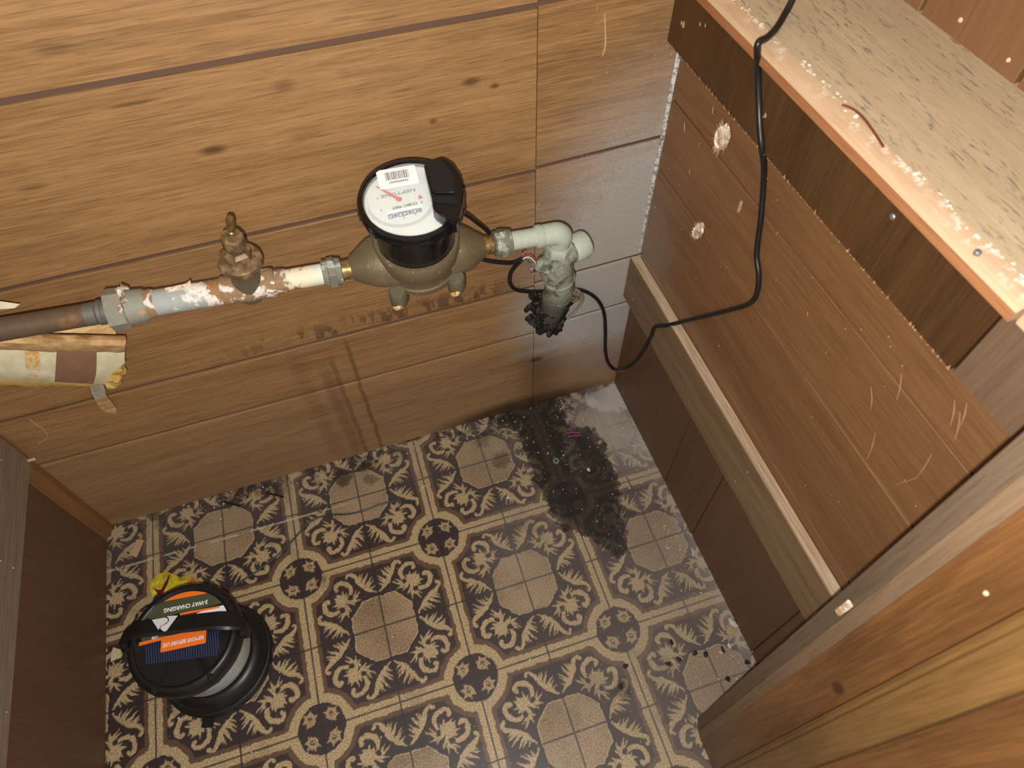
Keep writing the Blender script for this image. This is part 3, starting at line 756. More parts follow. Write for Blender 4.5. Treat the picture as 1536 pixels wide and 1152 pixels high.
def dirty_green(t):
    p = pos(t); px, py, pz = sep(t, p); n = nz(t, p, 55, 5, .7, .6); n2 = nz(t, p, 240, 3, .7)
    c = mixc(t, n2, rgb(116, 120, 106), rgb(158, 162, 146))
    c = mixc(t, n.step(.47, .60) * .85, c, rgb(72, 70, 60))
    c = mixc(t, n.step(.40, .30) * .6, c, rgb(180, 186, 170))
    c = mixc(t, (pz + (n - .5) * .12).step(.405, .35), c, mixc(t, n2, rgb(64, 60, 55), rgb(120, 114, 106)))
    return c, n + n2 * .5
M['riser'] = mat('dirty_green_paint', dirty_green, rough=.75, bump=1.0)
M['gunk'] = mat('black_sealant', lambda t: (lambda n, n2: (mixc(t, n.step(.5, .7), rgb(20, 16, 14), rgb(84, 76, 70)), n + n2))(nz(t, pos(t), 150, 4, .75), nz(t, pos(t), 420, 3, .7)), rough=.55, bump=1.0)
M['bronze'] = rusty('cast_bronze', rgb(94, 82, 60), rgb(128, 113, 86), rgb(154, 140, 110), .60, 140, .48, .3, 1.0)
M['bronze_dark'] = rusty('dull_bronze', rgb(92, 84, 66), rgb(118, 108, 86), rgb(104, 106, 98), .55, 90, .6, .3, .6)
M['brass'] = mat('worn_brass', lambda t: (lambda n: (mixc(t, n.step(.4, .65), rgb(122, 100, 62), rgb(164, 136, 88)), n))(nz(t, pos(t), 150, 4)), rough=.4, metal=.7, bump=.3)
M['valve_bronze'] = mat('valve_bronze', lambda t: (lambda n: (mixc(t, n.step(.4, .65), rgb(104, 84, 60), rgb(152, 126, 92)), n))(nz(t, pos(t), 110, 4)), rough=.42, metal=.35, bump=.3)
M['black_gloss'] = mat('gloss_black_plastic', lambda t: mixc(t, nz(t, pos(t), 200, 2), rgb(12, 12, 14), rgb(20, 20, 22)), rough=.15, spec=.4)
M['black'] = mat('matt_black_plastic', lambda t: mixc(t, nz(t, pos(t), 160, 3), rgb(20, 20, 22), rgb(32, 32, 33)), rough=.36, spec=.35)
M['rubber'] = mat('black_cable_sheath', lambda t: mixc(t, nz(t, pos(t), 120, 3), rgb(18, 17, 17), rgb(34, 32, 31)), rough=.35, spec=.5)
M['orange_cast'] = mat('broken_lug_face', lambda t: mixc(t, nz(t, pos(t), 220, 3).step(.4, .6), rgb(176, 116, 62), rgb(220, 190, 136)), rough=.7)

# pipe line: axis of the run from left to right, slightly falling
YP = -.085
def axp(px): # point of the pipe axis above a photo column
    x = at(px, 472 - (px - 20) * .1675, 1, YP).x
    return Vector((x, YP, .528 - .087 * (x + .3393)))
PD = Vector((1, 0, -.087)).normalized()
def PF(px): return axis_frame(axp(px), PD, (0, -1, 0))
def along(b, items, seg=32, jit=None, mi=0):
    """lathe round the pipe axis; items = (photo column, radius)"""
    o0 = axp(items[0][0]); T = axis_frame(o0, PD, (0, -1, 0))
    prof = [((r), (axp(px) - o0).length if px >= items[0][0] else -(axp(px) - o0).length) for px, r in items]
    b.lathe([(0, prof[0][1])] + prof + [(0, prof[-1][1])], T, seg, jit, mi)

# copper supply pipe on the left
cp = thing('copper_pipe', axp(40), 'tarnished brown copper supply pipe at the far left', 'pipe')
b = MB(); along(b, [(-150, .0116), (117, .0116)]); b.build('tube', M['copper'], cp)
b = MB(); along(b, [(116, .0118), (128, .0119), (133, .0119), (136, .0132), (142, .0132), (144, .0122), (158, .0122)]); b.build('solder_joint', M['solder'], cp)['label'] = 'greyish soldered adapter end'
# galvanised coupling and tube
gp = thing('galvanized_pipe', axp(200), 'grey zinc pipe with wide coupling, white scale and rust towards the valve', 'pipe')
b = MB(); along(b, [(150, .0180), (152, .0218), (156, .0224), (179, .0216), (181, .0190)], 8); b.build('coupling_nut', M['galv'], gp, ang=25)
b = MB(); along(b, [(181, .0186), (186, .0182), (205, .0172), (210, .0158)]); b.build('coupling', M['galv'], gp)
b = MB(); along(b, [(206, .0152), (209, .0156), (212, .0152), (215, .0156), (218, .0152), (221, .0146), (223, .0140)]); b.build('rust_ring', M['crust'], gp)['label'] = 'rusty threaded ring'
b = MB(); along(b, [(222, .0137), (326, .0137)]); b.build('tube', M['scale_tube'], gp)
b = MB(); c = axp(265) + Vector((0, -.002, .0138)); b.sheet([[c + Vector((x, .003 * j, -.087 * x + (.0, .0005, .0012, .0050)[i] + .0004 * j)) for j in range(3)] for i, x in enumerate((-.012, -.002, .008, .014))], .0008)
b.build('peeling_tape', M['plaster'], gp, smooth=False)['label'] = 'scrap of white tape lifting off the top'
b = MB(); c = axp(178); T = PF(180)
for i in range(9):
    a = -2.6 + i * .42; p = T @ Vector((.0198 * math.cos(a), .0198 * math.sin(a), .002 * math.sin(i * 2.1)))
    b.lump(p, .0040, .5, 260, 2, (.8, 1, 1))
o = b.build('rust_crust', M['crust'], gp); o['kind'] = 'stuff'; o['label'] = 'orange rust bead round the coupling'

# stop valve
VX = 366; va = axp(VX)
sv = thing('stop_valve', va, 'old bronze stop valve without its handle, crusted with rust and white scale', 'valve')
b = MB(); along(b, [(324, .0146), (328, .0160), (336, .0150), (346, .0150), (350, .0163), (385, .0158), (402, .0162), (406, .0150)], 32, lambda a, z: 1 + .05 * mnoise.noise((a * 2, z * 200, 1)))
b.build('valve_body', M['crust'], sv)
b = MB(); along(b, [(405, .0128), (410, .0136), (418, .0132), (424, .0120)], 24, lambda a, z: 1 + .08 * mnoise.noise((a * 2, z * 300, 4))); b.build('rust_ring', M['crust'], sv)
vax = Vector((.10, -.13, 1.0)).normalized()
T = axis_frame(va, vax, (0, -1, 0))
b = MB(); b.lathe([(.0125, -.016), (.0150, -.010), (.0152, .006), (.0150, .020), (.0160, .031), (.0185, .038)], T, 32); b.lump(T @ Vector((0, -.010, -.004)), .013, .15, 120, 3)
b.build('valve_neck', M['bronze_dark'], sv)['label'] = 'grey-green neck with cast letters'
b = MB(); b.lathe([(0, .036), (.0180, .0365), (.0215, .0390), (.0222, .0430), (.0215, .0465), (.0190, .0480), (.0120, .0485), (0, .0485)], T, 40)
b.build('flange', M['valve_bronze'], sv)
b = MB(); b.lathe([(0, .047), (.0138, .0475), (.0143, .0520), (.0138, .0580), (.0110, .0600), (.0098, .0612), (.0098, .0640), (0, .0640)], T, 6, a0=.3); b.build('bonnet_nut', M['valve_bronze'], sv, ang=25)
b = MB(); b.lathe([(0, .062), (.0096, .0625), (.0104, .064), (.0112, .066), (.0112, .0800), (.0100, .0820), (.0055, .0825), (0, .0825)], T, 8, a0=.1); b.build('packing_nut', M['valve_bronze'], sv, ang=25)
b = MB(); T2 = T @ Matrix.Translation((0, 0, .08)) @ Matrix.Rotation(math.radians(-8), 4, 'Y') @ Matrix.Translation((0, 0, -.08))
b.lathe([(0, .078), (.0042, .078), (.0042, .0880), (.0031, .0890), (.0031, .0915), (.0038, .0925), (.0040, .1045), (.0032, .1065), (0, .1070)], T2, 16); b.build('stem', M['brass'], sv)
text('125', .0080, frame(T @ Vector((.001, .0, .010)) + T.to_3x3() @ Vector((0, -.0158, 0)), T.to_3x3() @ Vector((1, 0, 0)), T.to_3x3() @ Vector((0, 0, 1)), T.to_3x3() @ Vector((0, -1, 0))), M['bronze'], sv)

# nipple and union nut left of the meter
pn = thing('pipe_nipple', axp(450), 'cream-scaled short pipe with a green chipped union nut left of the meter', 'pipe')
b = MB(); along(b, [(423, .0116), (482, .0116)]); b.build('tube', M['cream_tube'], pn)
def union_nut(pxs, name, parent, m):
    a, z = pxs; L = z - a
    b = MB(); along(b, [(a, .0120), (a + L * .03, .0152), (a + L * .28, .0150), (a + L * .30, .0140)], 12)
    along(b, [(a + L * .28, .0146), (a + L * .30, .0172), (a + L * .66, .0172), (a + L * .68, .0150)], 6)
    along(b, [(a + L * .66, .0150), (a + L * .70, .0156), (a + L * .96, .0146), (a + L, .0118)], 24)
    return b.build(name, m, parent, ang=30)
union_nut((478, 508), 'union_nut', pn, M['nut'])

# ------------------------------------------------------------------ water meter
OC = axp(622); OC = Vector((-.3430, YP, .5285))
MU = Vector((0, -.15, 1)).normalized()
MX = Vector((1, 0, -.06)); MX = (MX - MU * MX.dot(MU)).normalized()
MT = frame(OC, MX, MU.cross(MX), MU)
wm = thing('water_meter', OC - Vector((0, 0, .03)), 'bronze water meter with a round black register and tilted glass dial', 'water meter')
def seg_(r): return r
b = MB()
b.lathe([(0, -.022), (.030, -.021), (.040, -.018), (.0435, -.014), (.0440, -.006), (.0425, -.004), (.0425, .004), (.0455, .012), (.0475, .022), (.0478, .033), (.0462, .0365), (.0425, .0365), (.0420, .030), (0, .028)], MT, 64)
b.build('meter_body', M['bronze'], wm)
for sgn in (-1, 1):
    b = MB(); secs = []
    for u, w_, hu, hd in ((.030, .031, .031, .018), (.046, .030, .030, .018), (.055, .027, .027, .017), (.063, .0225, .0220, .0155), (.070, .0170, .0170, .0140), (.0755, .0135, .0135, .0125), (.0775, .0120, .0120, .0115)):
        ring = []
        for i in range(28):
            a = 2 * math.pi * i / 28; c_, s_ = math.cos(a), math.sin(a); e_ = .75
            y = w_ * math.copysign(abs(c_) ** e_, c_); z = (hu if s_ > 0 else hd) * math.copysign(abs(s_) ** e_, s_)
            ring.append(b.bm.verts.new(OC + PD * (sgn * u) + Vector((0, y, z))))
        secs.append(ring)
    for p, q in zip(secs, secs[1:]):
        for i in range(28): b.face((p[i], p[(i + 1) % 28], q[(i + 1) % 28], q[i]))
    b.face(secs[0]); b.face(secs[-1])
    b.build('meter_neck', M['bronze'], wm)
    b = MB(); T = axis_frame(OC + PD * (sgn * .0765), PD * sgn, (0, -1, 0))
    b.lathe([(0, 0), (.0112, 0), (.0112, .0015)] + [(.0112, .0060), (.0108, .0064), (.0108, .0115), (0, .0118)], T, 28); b.build('threaded_spud', M['brass'], wm)
for x, y in ((-.034, -.034), (.034, -.034), (-.034, .034), (.034, .034)):
    T = MT @ Matrix.Translation((x, y, 0))
    b = MB(); b.lathe([(0, -.0300), (.0098, -.0290), (.0102, -.020), (.0100, -.0065), (.0088, -.0045), (0, -.0045)], T, 20)
    v = Vector((x, y, 0)).normalized(); T3 = MT @ Matrix.Translation(Vector((x, y, 0)) - v * .012 + Vector((0, 0, -.013))); b.box((0, 0, 0), (.014, .014, .014), T3 @ Matrix.Rotation(math.atan2(y, x), 4, 'Z'), .002)
    lg = b.build('bolt_lug', M['bronze_dark'], wm)
    b = MB(); b.lathe([(0, -.0340), (.0040, -.0336), (.0062, -.0310), (.0062, -.0286), (0, -.0286)], T @ Matrix.Translation((-.003, -.0085, -.0265)) @ Matrix.Rotation(-.9, 4, 'X') @ Matrix.Translation((0, 0, .031)), 7, rf=lambda a, z: 1 + .15 * math.sin(3 * a))
    b.build('broken_bolt', M['orange_cast'], lg, smooth=False)['label'] = 'pale orange broken bolt end'
# raised cast letters on the right neck
for k, s_ in enumerate(('3/4', 'NL')):
    T = frame(OC + PD * (.057) + Vector((0, -.0200 + .010 * k - .004, .0262 - .003 * (1 - k))), -PD, Vector((0, -1, -.45)).normalized(), Vector((0, -.45, 1)).normalized())
# register housing
b = MB()
b.lathe([(0, .030), (.0418, .030), (.0430, .060), (.0445, .078), (.0465, .0835), (.0530, .0860), (.0545, .0885), (.0548, .0950), (.0535, .0985), (.0500, .1000), (.0485, .0990), (.0480, .0945), (.0478, .0930), (0, .0930)], MT, 72)
b.build('register_housing', M['black_gloss'], wm)
M['dial'] = mat('dial_face', lambda t: mixc(t, nz(t, pos(t), 90, 3), rgb(196, 206, 200), rgb(216, 224, 218)), rough=.5)
b = MB(); b.lathe([(0, .0936), (.0468, .0936), (.0470, .0930), (0, .0930)], MT, 64); dl = b.build('dial', M['dial'], wm)
M['ring_grey'] = mat('chrome_ring', color=rgb(150, 146, 138), rough=.25, metal=.8)
b = MB(); b.lathe([(.0466, .0940), (.0476, .0966), (.0484, .0966), (.0478, .0936)], MT, 64); b.build('bezel', M['ring_grey'], wm)
# bezel clips
for k in range(7):
    a = math.radians(150 + k * 30); T = MT @ Matrix.Rotation(a, 4, 'Z') @ Matrix.Translation((.0542, 0, .0900))
    b = MB(); b.box((0, 0, 0), (.0022, .012, .006), T, .0006); b.build('rim_tab', M['black_gloss'], wm)
# dial frame: x reads along the lettering (towards -X of the room), y towards the viewer
DX = (MT.to_3x3() @ Vector((-1, 0, 0))).normalized(); DN = MU; DY = DN.cross(DX)
def dpt(px, py, h=.0940):
    """point on the dial plane seen at a photo pixel"""
    o_ = MT @ Vector((0, 0, h)); d = RM.transposed() @ Vector(((px - 768) / FPX, -(py - 576) / FPX, -1))
    return CAM + d * ((o_ - CAM).dot(DN) / d.dot(DN))
M['ink'] = mat('grey_ink', color=rgb(96, 100, 100), rough=.6); M['ink_dark'] = mat('dark_ink', color=rgb(70, 72, 76), rough=.6)
M['red'] = mat('red_paint', color=rgb(196, 72, 66), rough=.5); M['white'] = mat('white_print', color=rgb(236, 238, 238), rough=.5)
def dtext(s_, px, py, size, m='ink', bold=0.0, h=.0939, sx=1.0, rot=0.0, parent=None):
    p = dpt(px, py, h); x = Matrix.Rotation(rot, 3, DN) @ DX
    return text(s_, size, frame(p, x, DN.cross(x), DN), M[m], parent or dl, bold=bold, sx=sx)
dtext('NEPTUNE', 597, 289.5, .0058, 'ink', .00004, sx=1.45)
dtext('CUBIC FEET', 607, 308.5, .0042, 'ink_dark', .00012, sx=1.2)
for s_, x, y in (('0', 605.5, 325.5), ('9', 623, 320.5), ('1', 588.5, 326.5), ('2', 571.5, 315.5), ('3', 566.5, 297.5), ('8', 632.5, 303)): dtext(s_, x, y, .0046, 'ink')
def flat(name, pts, m, parent, n, th=.0003, smooth=False):
    b = MB(); n = Vector(n); k = len(pts)
    a = [b.bm.verts.new(Vector(p)) for p in pts]; c = [b.bm.verts.new(Vector(p) + n * th) for p in pts]
    b.face(a[::-1]); b.face(c)
    for i in range(k): b.face((a[i], a[(i + 1) % k], c[(i + 1) % k], c[i]))
    return b.build(name, m, parent, smooth=smooth)
# odometer window
def dq(x0, y0, x1, y1, w, h=.0938):  # bar between two photo points, w metres tall
    a, c = dpt(x0, y0, h), dpt(x1, y1, h); d = (c - a).normalized(); n = DN.cross(d) * (w / 2)
    return [a - n, c - n, c + n, a + n]
flat('odometer_rim', dq(581.5, 319, 633, 309, .0032), M['white'], dl, DN)
M['odo'] = mat('odometer_blue_grey', color=rgb(150, 164, 176), rough=.5); M['odo_dark'] = mat('odometer_wheel', color=rgb(92, 100, 112), rough=.4)
od = flat('odometer', dq(582.5, 325.5, 633, 314, .0062), M['odo'], dl, DN, .0002)
for k, s_ in enumerate('0064943'):
    u = (k + .5) / 7; x, y = 633 + (582.5 - 633) * u, 314 + (325.5 - 314) * u
    if k in (1, 3, 4, 6): flat('number_wheel', dq(x + 3.0, y - .6, x - 3.0, y + .8, .0052, .0941), M['odo_dark'], od, DN, .0001)
    dtext(s_, x, y, .0050, 'white' if k in (1, 3, 4, 6) else 'ink_dark', .0001, .0944, parent=od)
# tick ring
b = MB(); pc = dpt(600, 299, .0938)
for i in range(90):
    a = math.radians(-20 + i * 2.4); d = DX * math.cos(a) + DY * math.sin(a); q = DN.cross(d)
    r0, r1 = .0330, .0352 if i % 5 else .0362; w_ = .00022
    p0 = pc + d * r0; p1 = pc + d * r1
    if (p1 - MT @ Vector((0, 0, .0938))).length > .0455: continue
    b.face([b.bm.verts.new(v) for v in (p0 - q * w_, p1 - q * w_, p1 + q * w_, p0 + q * w_)])
tk = b.build('tick_marks', M['ink'], dl, smooth=False, recalc=False); tk['kind'] = 'stuff'
b = MB()
for r in (.0328, .0358):
    prev = None
    for i in range(61):
        a = math.radians(-20 + i * 3.6); d = DX * math.cos(a) + DY * math.sin(a)
        cur = (pc + d * (r - .00012), pc + d * (r + .00012))
        if (cur[1] - MT @ Vector((0, 0, .0938))).length > .0455: prev = None; continue
        cur = [b.bm.verts.new(v) for v in cur]
        if prev: b.face((prev[0], cur[0], cur[1], prev[1]))
        prev = cur
b.build('dial_circle', M['ink'], dl, smooth=False, recalc=False)
# red sweep hand and leak triangle
p0, p1 = dpt(598.5, 298.8, .0950), dpt(564.5, 280, .0950); d = (p1 - p0).normalized(); q = DN.cross(d)
sh = flat('sweep_hand', [p0 - d * .002 - q * .0017, p0 + d * .012 - q * .0014, p1 - q * .0005, p1 + q * .0005, p0 + d * .012 + q * .0014, p0 - d * .002 + q * .0017], M['red'], dl, DN, .0005)
b = MB(); b.lathe([(0, .0006), (.0029, .0006), (.0031, 0), (0, 0)], frame(p0, d, q, DN), 24); b.build('hub', M['red'], sh)
flat('leak_triangle', [dpt(x, y, .0942) for x, y in ((628.5, 292), (634.5, 296.5), (627.5, 299))], M['red'], dl, DN, .0004)
# barcode sticker
def rr(c, x, y, hx, hy, r, n=5):
    out = []
    for sx_, sy_, a0 in ((1, 1, 0), (-1, 1, 90), (-1, -1, 180), (1, -1, 270)):
        for i in range(n + 1):
            a = math.radians(a0 + 90 * i / n)
            out.append(c + x * (sx_ * (hx - r) + r * math.cos(a)) + y * (sy_ * (hy - r) + r * math.sin(a)))
    return out
M['sticker'] = mat('sticker_paper', lambda t: mixc(t, nz(t, pos(t), 200, 2), rgb(232, 231, 230), rgb(244, 243, 242)), rough=.5)
HS = .0990
A, B_, C_ = dpt(566.5, 258, HS), dpt(619.5, 249, HS), dpt(571, 282, HS)
sx_ = (A - B_).normalized(); sy_ = DN.cross(sx_); cen = (dpt(566.5, 258, HS) + dpt(626.5, 273.5, HS)) / 2
st = flat('barcode_sticker', rr(cen, sx_, sy_, .0205, .0128, .0026), M['sticker'], wm, DN, .0003)
b = MB(); x = -.0118; rb_ = random.Random(4); up = sy_; c0 = cen - sy_ * .0025 + DN * .00036
while x < .0118:
    w_ = rb_.choice((.0003, .0003, .0006, .0009)); 
    b.face([b.bm.verts.new(c0 + sx_ * (x + a_) + up * z_) for a_, z_ in ((0, -.0058), (w_, -.0058), (w_, .0050), (0, .0050))]); x += w_ + rb_.choice((.0003, .0005, .0008))
o = b.build('barcode', M['ink_dark'], st, smooth=False, recalc=False); o['kind'] = 'stuff'
text('0064936437', .0040, frame(cen + sy_ * .0058 + DN * .0004, -sx_ * -1, sy_, DN), M['ink_dark'], st, bold=.00005)
M['glass'] = mat('dial_glass', color=(1, 1, 1, 1), rough=.03)
g_ = M['glass'].node_tree; g_.nodes['Principled BSDF'].inputs['Alpha'].default_value = .10; g_.nodes['Principled BSDF'].inputs['Specular IOR Level'].default_value = .6
b = MB(); b.lathe([(0, .0985), (.0470, .0980), (.0474, .0970), (.0470, .0965), (0, .0968)], MT, 64)
b.build('dial_glass', M['glass'], wm)
# black flap block on the right of the dial
def mloc(px, py, h):
    p = dpt(px, py, h); v = MT.inverted() @ p; return (v.x, v.y)
HB = .1120
lid = [mloc(x, y, HB) for x, y in ((635, 244), (664, 235), (678, 243), (690, 262), (696, 288), (690, 320), (684, 336), (668, 326), (650, 313), (647, 294))]
b = MB(); vs, _ = b.prism(lid, .0945, HB - .001, MT); b.bevel(vs, .0018, 3)
fp = b.build('register_lid', M['black_gloss'], wm, ang=60)
b = MB(); vs, _ = b.prism([mloc(x, y, HB) for x, y in ((636, 247), (662, 238), (680, 262), (683, 290), (650, 290))], HB - .0012, HB + .0018, MT); b.bevel(vs, .0014, 3); b.build('hinge_plate', M['black'], fp, ang=60)
for (xa, ya, xb, yb, xc, yc, xd, yd, h0, h1) in ((649, 292.5, 683, 293.5, 690, 309, 649.5, 305, .0022, -.0005), (649.5, 306, 689, 311, 686, 331, 652, 314, -.0005, -.0045)):
    p = [dpt(xa, ya, HB + h0), dpt(xb, yb, HB + h0), dpt(xc, yc, HB + h1), dpt(xd, yd, HB + h1)]
    b = MB(); a = [b.bm.verts.new(v) for v in p]; c = [b.bm.verts.new(v - DN * .006) for v in p]
    b.face(a); b.face(c[::-1])
    for i in range(4): b.face((a[i], a[(i + 1) % 4], c[(i + 1) % 4], c[i]))
    b.bevel(a, .0013, 3); b.build('lid_facet', M['black_gloss'], fp, ang=60)
b = MB(); b.box((.050, .012, .070), (.006, .010, .030), MT, .001); b.build('cable_socket', M['black'], wm)

# ------------------------------------------------------------------ elbow and riser on the right
el = thing('elbow_pipe', axp(790), 'pale green painted pipe and elbow right of the meter', 'pipe')
union_nut((740, 766), 'union_nut', el, M['nut'])
b = MB(); along(b, [(764, .0112), (812, .0112)]); b.build('tube', M['green'], el)
ec = axp(841)
b = MB(); along(b, [(803, .0120), (805, .0140), (811, .0142), (814, .0130), (818, .0135)], 28)
dn = Vector((-.02, .06, -1)).normalized()
pts = [axp(815), axp(826), axp(836) + Vector((.0, 0, -.001)), axp(841) + Vector((.001, 0, -.006)), axp(842) + dn * .014, axp(842) + dn * .030]
b.tube(pts, [.0132, .0135, .0142, .0145, .0140, .0135], 24, 5)
b.build('elbow', M['green'], el)
T = axis_frame(axp(842) + dn * .020, dn, (0, -1, 0))
b = MB(); b.lathe([(0, 0), (.0165, .0), (.0175, .002), (.0175, .012), (.0160, .015), (0, .015)], T, 6, a0=.4, rf=lambda a, z: 1); b.build('hex_neck', M['green'], el, ang=25)

tc = axp(842) + dn * .052
ri = thing('riser_pipe', tc, 'dirty grey-green riser with side cap that enters the back wall through a black sealed hole', 'pipe')
b = MB(); T = axis_frame(axp(842) + dn * .033, dn, (0, -1, 0))
b.lathe([(0, 0), (.0165, .001), (.0190, .008), (.0205, .018), (.0215, .028), (.0205, .040), (.0175, .048), (0, .05)], T, 36, lambda a, z: 1 + .05 * mnoise.noise((a * 2, z * 120, 0)))
b.lump(tc + Vector((-.017, -.004, .004)), .013, .25, 130, 3); b.build('tee_body', M['riser'], ri)
cax = Vector((1, .25, .02)).normalized()
b = MB(); T = axis_frame(tc + Vector((.006, .0, .010)), cax, (0, 0, 1))
b.lathe([(0, 0), (.0160, .002), (.0160, .014), (.0150, .016), (0, .016)], T, 30); b.build('side_outlet', M['riser'], ri)
b = MB(); b.lathe([(0, .014), (.0165, .0145), (.0180, .017), (.0182, .033), (.0168, .0365), (.0120, .038), (.0115, .0365), (0, .0362)], T, 36); b.build('end_cap', M['green'], ri)
b = MB(); b.lump(tc + Vector((.010, .004, .0250)), .0050, .3, 200, 2); b.build('paint_drip', M['green'], ri)
path = [tc - dn * -.010, at(839, 430, 1, -.076), at(833, 448, 1, -.062), at(828, 466, 1, -.042), at(823, 486, 1, -.012)]
b = MB(); b.tube(path, [.0200, .0200, .0190, .0160, .0110], 28, 6, jit=.03)
for px, py, y, r in ((838, 415, -.080, .0215), (837, 440, -.070, .0205)):
    p = at(px, py, 1, y); b.lathe([(r * .9, -.004), (r, -.001), (r, .001), (r * .9, .004)], axis_frame(p, path[3] - path[0], (1, 0, 0)), 30, lambda a, z: 1 + .05 * mnoise.noise((a * 3, 1, 5)))
b.build('riser_tube', M['riser'], ri)
b = MB()
for px, py, y, r in ((818, 478, -.010, .017), (835, 472, -.014, .012), (845, 455, -.020, .010), (806, 452, -.016, .010), (806, 476, -.008, .011), (830, 490, -.004, .011), (812, 492, -.004, .009), (820, 466, -.052, .009), (834, 468, -.054, .009), (826, 480, -.038, .012), (814, 478, -.028, .010), (838, 482, -.022, .010), (842, 462, -.046, .008), (812, 462, -.046, .007)):
    b.lump(at(px, py, 1, y), r * 1.15, .6, 130, 4, (1, .8, 1.1))
b.tube([at(810, 452, 1, -.014), at(797, 458, 1, -.014), at(788, 467, 1, -.014)], [.004, .0042, .0034], 10, 3, jit=.15)
g_ = b.build('sealant', M['gunk'], ri); g_['kind'] = 'stuff'; g_['label'] = 'black lumpy sealant round the hole'
M['grey_wire'] = mat('grey_wire', lambda t: mixc(t, nz(t, pos(t), 200, 2), rgb(112, 108, 96), rgb(150, 144, 128)), rough=.6)
b = MB(); b.tube([at(x, y, 1, -.012) for x, y in ((858, 432), (868, 437), (874, 446), (871, 456), (862, 468), (850, 478))], .0026, 10); b.build('bond_wire', M['grey_wire'], ri)
M['old_copper'] = rusty('old_clamp_metal', rgb(110, 88, 76), rgb(140, 112, 98), rgb(80, 60, 50), .5, 120, .7, .2)
b = MB(); b.lump(at(860, 448, 1, -.016), .0075, .4, 150, 3, (1.3, .8, .8)); b.lump(at(866, 442, 1, -.013), .005, .4, 150, 3); b.build('clamp', M['old_copper'], ri)

# ------------------------------------------------------------------ cables
b = MB(); b.tube([at(688, 318, 1, -.062), at(700, 322, 1, -.050), at(715, 333, 1, -.036), at(732, 347, 1, -.024), at(745, 365, 1, -.014), at(728, 380, 1, -.012), at(722, 388, 1, -.014), at(745, 393, 1, -.016), at(768, 394, 1, -.016), at(783, 388, 1, -.014)], .0030, 12, 6)
tag(b.build('meter_lead', M['rubber'], base=at(722, 388, 1, -.014)), 'short black lead running behind the meter to the coloured wire splice', 'cable')
W_ = [at(784, 389, 1, -.010), at(774, 398, 1, -.007), at(766, 410, 1, -.005), at(765, 424, 1, -.005), at(773, 434, 1, -.005), at(790, 437, 1, -.005), at(812, 437, 1, -.005), at(840, 434, 1, -.0045), at(866, 434, 1, -.004), at(884, 440, 1, -.004), at(898, 452, 1, -.004), at(906, 470, 1, -.005), at(908, 495, 1, -.006), at(908, 525, 1, -.008), at(912, 544, 1, -.014), at(922, 554, 1, -.020), at(936, 554, 0, -.036), at(952, 543, 0, -.034), at(966, 524, 0, -.028), at(977, 503, 0, -.022), at(983, 490, 0, -.0185), at(1000, 488, 0, -.0155), at(1018, 484, 0, -.008), at(1050, 476, 0, -.004), at(1090, 466, 0, -.0035), at(1118, 458, 0, -.0035), at(1131, 449, 0, -.004), at(1137, 432, 0, -.004), at(1138, 410, 0, -.004), at(1135, 385, 0, -.004), at(1137, 360, 0, -.004), at(1141, 330, 0, -.0045), at(1145, 280, 0, -.006), at(1146, 250, 0, -.012), at(1143, 225, 0, -.022), at(1140, 195, 0, -.0240), at(1138, 150, 0, -.0245), at(1137, 105, 0, -.0280), at(1136, 78, 0, -.0365), at(1138, 64, 0, -.0375), at(1150, 57, 2, lt + .0045), at(1164, 43, 2, lt + .004), at(1178, 20, 2, lt + .008), at(1189, -2, 2, lt + .016), at(1200, -40, 2, lt + .03)]
b = MB(); b.tube(W_, .0031, 12, 6)
tag(b.build('signal_cable', M['rubber'], base=at(983, 490, 0, -.0185)), 'long black cable looping behind the riser, up the right wall and over the ledge', 'cable')
M['staple'] = mat('black_staple', color=rgb(30, 28, 27), rough=.4)
sp_ = thing('wire_splice', at(788, 388, 1, -.012), 'red, white and green wires joined with small red gel connectors below the pipe', 'wires')
M['w_red'] = mat('red_wire', color=rgb(168, 52, 58), rough=.4); M['w_white'] = mat('white_wire', color=rgb(220, 218, 214), rough=.4); M['w_green'] = mat('green_wire', color=rgb(70, 104, 78), rough=.4); M['w_black'] = mat('black_wire', color=rgb(32, 30, 30), rough=.4)
for nm, m_, pts in (('red_wire', 'w_red', ((783, 388), (790, 383), (797, 382), (803, 388), (804, 396))), ('white_wire', 'w_white', ((781, 392), (787, 387), (794, 386), (801, 391), (804, 398))), ('green_wire', 'w_green', ((783, 391), (789, 390), (794, 394), (798, 400))), ('red_wire', 'w_red', ((783, 387), (784, 380), (788, 374)))):
    b = MB(); b.tube([at(x, y, 1, -.013 - .0015 * i) for i, (x, y) in enumerate(pts)], .0010, 8, 5); b.build(nm, M[m_], sp_)
def clear_red(t): return mixc(t, nz(t, pos(t), 160, 2).step(.4, .6), rgb(120, 46, 54), rgb(168, 150, 148))
M['gel'] = mat('gel_connector', clear_red, rough=.2, spec=.6)
for (x0, y0, x1, y1) in ((785, 361, 786, 380), (796, 396, 800, 410)):
    p0, p1 = at(x0, y0, 1, -.012), at(x1, y1, 1, -.014); b = MB(); T = axis_frame(p0, p1 - p0, (0, -1, 0)); L = (p1 - p0).length
    b.lathe([(0, 0), (.0042, .0005), (.0048, .002), (.0048, L * .4), (.0036, L * .42), (.0036, L), (0, L)], T, 14); b.build('gel_connector', M['gel'], sp_)

